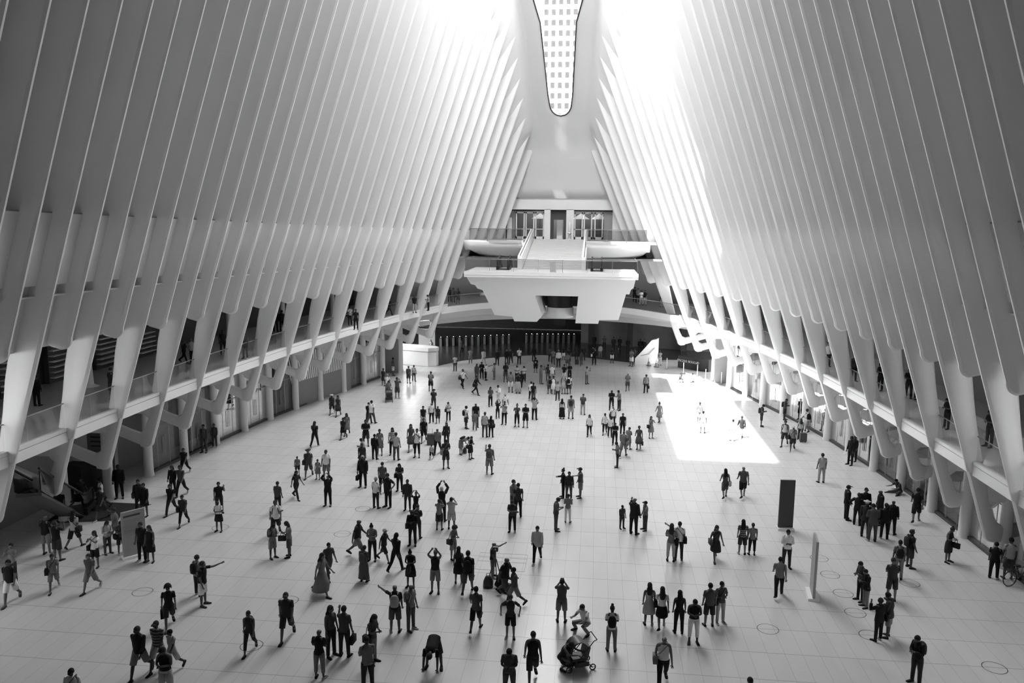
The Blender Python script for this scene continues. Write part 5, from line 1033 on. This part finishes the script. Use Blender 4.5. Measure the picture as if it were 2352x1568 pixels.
def top_mesh(J, fem, kind):
    mb = MB(); g = {'t': .006, 'z': .006, 'k': .003, 'l': .008, 'j': .02, 'd': .004}[kind]
    torso(mb, J, fem, .80 if kind in 'j' else .88, 1.50, g, kind == 'k' or kind == 'd' and fem)
    for nm in 'LR':
        a, b, c = J['sh'+nm], J['el'+nm], J['wr'+nm]; base = a.lerp(J['neck'], .25)
        if kind in 'tz': limb(mb, [base, a.lerp(base, .35), a, a.lerp(b, .12), a.lerp(b, .4), a.lerp(b, .66)], [.03, .048, .056, .058, .056, .060])
        if kind in 'lj': limb(mb, [base, a.lerp(base, .35), a, a.lerp(b, .12), a.lerp(b, .5), b, b.lerp(c, .5), b.lerp(c, .93)], [.03, .046, .050+g, .052+g, .050+g, .046+g, .042+g, .037+g])
    return mb
def bottom_mesh(J, fem, kind, dress=False):
    mb = MB()
    if kind in 'pcs':
        torso(mb, J, fem, .88, 1.0, .004)
        for nm in 'LR':
            h, k, a = J['hip'+nm], J['kn'+nm], J['an'+nm]; h0 = h+Vector((0, 0, .03))
            if kind == 'p': limb(mb, [h0, h.lerp(k, .3), k, k.lerp(a, .4), k.lerp(a, .97)], [.10, .098, .068, .064, .058])
            elif kind == 'c': limb(mb, [h0, h.lerp(k, .3), k, k.lerp(a, .62)], [.10, .096, .070, .060])
            else: limb(mb, [h0, h.lerp(k, .4), h.lerp(k, .98)], [.102, .104, .095])
    else:
        ln = {'k': .78, 'm': 1.8, 'x': 1.0}[kind]; kc = (J['knL']+J['knR'])/2; hc_ = (J['hipL']+J['hipR'])/2; ac = (J['anL']+J['anR'])/2
        pts = [frame_(J, 1.02)[0], hc_+Vector((0, 0, .05)), hc_.lerp(kc, .5)]; dx = abs(J['knL'].x-J['knR'].x)/2; dy = abs(J['knL'].y-J['knR'].y)/2
        rr = [ring(pts[0], Vector((1, 0, 0)), J['T'] @ Vector((0, 1, 0)), .14, .11), ring(pts[1], Vector((1, 0, 0)), Vector((0, 1, 0)), .182, .142)]
        rr.append(ring(pts[2], Vector((1, 0, 0)), Vector((0, 1, 0)), .12+dx, .15+dy*.5))
        end = hc_.lerp(kc, min(ln, 1.0)); rr.append(ring(end, Vector((1, 0, 0)), Vector((0, 1, 0)), .125+dx, .14+dy))
        if ln > 1: e2 = kc.lerp(ac, .8); rr.append(ring(e2, Vector((1, 0, 0)), Vector((0, 1, 0)), .16+dx, .17+dy))
        mb.rings(rr)
    return mb
def hair_mesh(J, kind):
    mb = MB(); H = J['H']; c = J['head']; rows = []
    e = {'l': .012, 'a': .055}.get(kind, .005)
    n = 14
    for i in range(8):
        ph = i/7*math.pi*.66; row = []
        for k in range(n):
            th = 2*math.pi*k/n; fr = max(0, -math.sin(th))          # front
            p2 = ph*(1-.50*fr); row.append(c+H @ Vector(((.083+e)*math.sin(p2)*math.cos(th), (.103+e)*math.sin(p2)*math.sin(th)+.004, .01+(.105+e)*math.cos(p2))))
        rows.append(row)
    mb.grid(rows, True)
    if kind == 'l':
        rr = []
        for t, wx, wy in ((.02, .085, .045), (-.08, .098, .05), (-.18, .105, .05), (-.30, .10, .04), (-.38, .06, .02)):
            p = c+H @ Vector((0, .06 if t > -.1 else .085, 0))+(H @ Vector((0, 0, t)) if t > -.1 else J['T'] @ Vector((0, .03, t))); rr.append(ring(p, H @ Vector((1, 0, 0)), H @ Vector((0, 1, 0)), wx, wy, 12))
        mb.rings(rr)
    if kind == 'n': mb.lathe([(.01, -.05), (.045, -.03), (.052, 0), (.04, .035), (.01, .05)], c+H @ Vector((0, .05, .13)), 10)
    if kind == 'c': mb.add([c+H @ Vector(p) for p in ((-.07, -.08, .05), (.07, -.08, .05), (.055, -.185, .035), (-.055, -.185, .035), (-.07, -.08, .065), (.07, -.08, .065), (.055, -.185, .045), (-.055, -.185, .045))], [(0, 1, 2, 3), (4, 5, 6, 7), (0, 1, 5, 4), (2, 3, 7, 6), (1, 2, 6, 5), (0, 3, 7, 4)])
    if kind == 'h': rr = [[c+H @ Vector((r_*math.cos(2*math.pi*k/16), r_*math.sin(2*math.pi*k/16), .055+z_)) for k in range(16)] for r_, z_ in ((.10, .0), (.16, -.012), (.16, -.002), (.10, .012))]; mb.rings(rr)
    return mb
def shoe_mesh(J, nm):
    mb = MB(); a = J['an'+nm]; s = -1 if nm == 'L' else 1; z = max(0, a.z-.075); lift = a.z > .12
    rr = []
    for t, w_, h_ in ((.055, .03, .06), (.03, .042, .085), (-.04, .045, .08), (-.12, .05, .055), (-.185, .045, .04), (-.205, .025, .02)):
        y = a.y+t; x = a.x+s*(-t)*.18; zz = z+(-.25*(t-.05) if False else 0)
        rr.append([(x-w_, y, zz+.0), (x-w_, y, zz+h_*.6), (x-w_*.5, y, zz+h_), (x+w_*.5, y, zz+h_), (x+w_, y, zz+h_*.6), (x+w_, y, zz)])
    mb.rings(rr)
    if nm in 'LR' and lift and a.y > .05:     # trailing foot: heel raised
        vs = []
        for p in mb.v: q = Vector(p)-Vector((a.x, a.y-.15, z)); q = Matrix.Rotation(R(38), 3, 'X') @ q; vs.append(tuple(q+Vector((a.x, a.y-.12, z-.03))))
        mb.v = vs
    return mb
def bag_meshes(J, kind):
    T = J['T']; mb = MB()
    if kind == 'B':
        rr = []
        for z, a, b in ((1.0, .09, .05), (1.02, .13, .07), (1.15, .145, .085), (1.3, .14, .08), (1.38, .11, .06), (1.42, .06, .03)):
            c, ax, ay = frame_(J, z); rr.append(ring(c+ay*.19, ax, ay, a, b, 12))
        mb.rings(rr)
        for s in (-1, 1): 
            c0, ax, ay = frame_(J, 1.42); c1 = frame_(J, 1.1)[0]; mb.tube([c0+ax*s*.1+ay*.13, c0+ax*s*.11+Vector((0, 0, .03)), c0+ax*s*.11-ay*.13-T @ Vector((0, 0, .06)), c1+ax*s*.15-ay*.06, c1+ax*s*.13+ay*.13], .016, 6)
    elif kind == 'S':
        c, ax, ay = frame_(J, .95); c = c+ax*-.24+ay*.02
        mb.rings([[c+Vector((x*.07, y*.15, z)) for x, y in ((-1, -1), (1, -1), (1, 1), (-1, 1))] for z in (-.14, -.1, .1)])
        c2 = frame_(J, 1.46)[0]+ax*.10; mb.tube([c+Vector((0, 0, .08)), frame_(J, 1.22)[0]+ax*-.1-ay*.145, c2-ay*.10, c2+Vector((0, 0, .03)), c2+ay*.10, frame_(J, 1.22)[0]+ax*-.1+ay*.145, c+Vector((0, .05, .08))], .012, 6)
    else:
        h = J['hdL']; mb.rings([[h+Vector((x*.06, y*.17, z)) for x, y in ((-1, -1), (1, -1), (1, 1), (-1, 1))] for z in (-.38, -.36, -.16, -.14)])
        mb.tube([h+Vector((0, -.08, -.15)), h+Vector((0, -.04, -.02)), h+Vector((0, .04, -.02)), h+Vector((0, .08, -.15))], .012, 6)
    return mb
MC = {}
def cm(shade, kind='cloth'):
    k = (kind, shade)
    if k not in MC:
        c = {'0': .012, '1': .03, '2': .07, '3': .17, '4': .38, '5': .72}[shade]
        if kind == 'skin': c = {'0': .06, '1': .1, '2': .15, '3': .2}[shade]
        if kind == 'hair': c = {'0': .012, '1': .03, '2': .3, '3': .45}[shade]
        m = mat(f'{kind}_{shade}', c, .8 if kind != 'skin' else .5, noise=.12, scale=9, spec=.2)
        MC[k] = m
    return MC[k]
def stripes(a, b):
    k = ('st', a)
    if k not in MC:
        m = mat('striped_cloth_'+a, .5, .8); nt = m.node_tree; w_ = nt.nodes.new('ShaderNodeTexWave'); w_.bands_direction = 'Z'; w_.inputs['Scale'].default_value = 3.2
        tc = nt.nodes.new('ShaderNodeTexCoord'); nt.links.new(tc.outputs['Object'], w_.inputs['Vector']); r_ = nt.nodes.new('ShaderNodeValToRGB'); r_.color_ramp.interpolation = 'CONSTANT'
        r_.color_ramp.elements[0].color = (a_ := .02, a_, a_, 1); r_.color_ramp.elements[1].position = .5; v_ = .6 if b > 3 else .2; r_.color_ramp.elements[1].color = (v_, v_, v_, 1)
        nt.links.new(w_.outputs['Fac'], r_.inputs[0]); nt.links.new(r_.outputs[0], nt.nodes['Principled BSDF'].inputs['Base Color']); MC[k] = m
    return MC[k]
cache = {}
def part(key, fn, name, m, parent):
    if key not in cache:
        r_ = fn()
        if isinstance(r_, MB):
            me = bpy.data.meshes.new(name); me.from_pydata([tuple(v) for v in r_.v], [], r_.f); bm = bmesh.new(); bm.from_mesh(me); bmesh.ops.recalc_face_normals(bm, faces=bm.faces); bm.to_mesh(me); bm.free(); me.shade_smooth(); r_ = me
        else: r_.shade_smooth()
        if not r_.materials: r_.materials.append(m)
        cache[key] = r_
    o = bpy.data.objects.new(name, cache[key]); COL.objects.link(o)
    if m: o.material_slots[0].link = 'OBJECT'; o.material_slots[0].material = m
    o.parent = parent; return o
JC = {p: joints(p) for p in POSE}
random.seed(3)
SHN = {'0': 'black', '1': 'dark', '2': 'dark grey', '3': 'grey', '4': 'light grey', '5': 'white'}
for px_, py_, pz_, ph_, face, pose, sh_, top, bot, bag, lab in PEOPLE:
    fem = sh_[0] == 'f'; hair = sh_[1]; J = JC[pose]; s = ph_/1.745
    wx = 1.0+(.10 if not fem else .02)*random.random()
    t = thing('person', lab, 'person', (px_, py_, pz_+.004), R(face)); t.scale = (s*wx, s*wx, s)
    part(('b', pose, fem), lambda: body_mesh(J, fem), 'body', cm(random.choice('0112'), 'skin'), t)
    tk, tsd = top[0], top[1]; bk, bs_ = bot[0], bot[1]
    tm = cm(tsd) if tk != 'z' else stripes(tsd, int(tsd))
    part(('t', pose, fem, tk), lambda: top_mesh(J, fem, tk), {'t': 'shirt', 'z': 'striped_shirt', 'l': 'long_sleeved_top', 'j': 'jacket', 'k': 'tank_top', 'd': 'dress_top'}[tk], tm, t)
    part(('o', pose, fem, bk), lambda: bottom_mesh(J, fem, bk), {'p': 'trousers', 's': 'shorts', 'c': 'cropped_trousers', 'k': 'skirt', 'm': 'long_skirt', 'x': 'dress_skirt'}[bk], cm(bs_), t)
    for nm in 'LR': part(('s', pose, nm), lambda: shoe_mesh(J, nm), 'shoe', cm(random.choice('00014') if bot[1] != '5' else '1'), t)
    if hair != 'b' or 'fair' in lab:
        hk = hair if hair != 'b' else 'l'
        if hair == 'b' and fem: hk = 'l' if 'dress' in lab else 's'
        hm = cm('2' if hair == 'w' or (hair == 'b' and fem) else ('3' if hair == 'c' and 'pale' in lab or 'white cap' in lab or hair == 'h' and ('wide pale' in lab or 'pale hat' in lab) else random.choice('0011')), 'hair')
        part(('h', pose, hk), lambda: hair_mesh(J, hk), {'c': 'cap', 'h': 'hat'}.get(hk, 'hair'), hm, t)
    if bag != '-' and not lab.startswith(('head of',)):
        nmn = {'B': 'backpack', 'S': 'shoulder_bag', 'H': 'handbag'}[bag[0]]
        words = lab.split(); who = ' '.join(words[:12 if bag[0] == 'B' else 11])
        if any(w_ in lab for w_ in ('case',)) and bag[0] == 'H': nmn = 'briefcase'
        o = part(('g', pose, bag[0]), lambda: bag_meshes(J, bag[0]), nmn, cm(bag[1]), None)
        o.location = t.location; o.rotation_euler = t.rotation_euler; o.scale = t.scale
        who = ' '.join(words[:12]); 
        while who.split()[-1] in ('the', 'a', 'in', 'of', 'by', 'and', 'with', 'beside', 'behind', 'left', 'right', 'at', 'on', 'from', 'to', 'near'): who = ' '.join(who.split()[:-1])
        tag(o, f'{nmn.replace("_", " ")} carried by '+who, 'bag', 'bags and backpacks carried in the crowd')
# a guard's number on the sports jersey and prints on shirts
def number(txt, px, py, face, z, size, name, lab_of):
    for o in bpy.data.objects:
        if o.get('label') == lab_of:
            tc2 = bpy.data.curves.new(name, 'FONT'); tc2.body = txt; tc2.size = size; tc2.extrude = .004; tc2.align_x = 'CENTER'; tc2.materials.append(WHITE2)
            tq = bpy.data.objects.new(name+'_src', tc2); COL.objects.link(tq); bpy.context.view_layer.update(); q = bpy.data.objects.new(name, bpy.data.meshes.new_from_object(tq.evaluated_get(bpy.context.evaluated_depsgraph_get()))); bpy.data.objects.remove(tq); COL.objects.link(q); q.parent = o; q.location = (0, .145, z); q.rotation_euler = (R(90), 0, R(180)); return
number('8', 0, 0, 0, 1.12, .3, 'jersey_number', 'person in black sports jersey and shorts seen from behind')
# pushchairs, suitcases and loose bags
for a in PUSH: pushchair(*a)
for a in CASES: suitcase(*a)
for x, y, rz, s_, lab in LOOSE:
    mb = MB(); mb.rings([[(a_*math.cos(2*math.pi*k/12), b_*math.sin(2*math.pi*k/12), z) for k in range(12)] for z, a_, b_ in ((0, .16, .12), (.03, .2, .15), (.25, .19, .15), (.42, .12, .09), (.46, .05, .04))]); o = mb.build('bag', BLACK, smooth=60)
    MB().tube([(-.08, 0, .42), (-.06, 0, .55), (.06, 0, .55), (.08, 0, .42)], .014, 6).build('handle', BLACK, o)
    o.location = (x, y, 0); o.rotation_euler = (0, 0, rz); o.scale = (s_,)*3; tag(o, lab, 'bag')
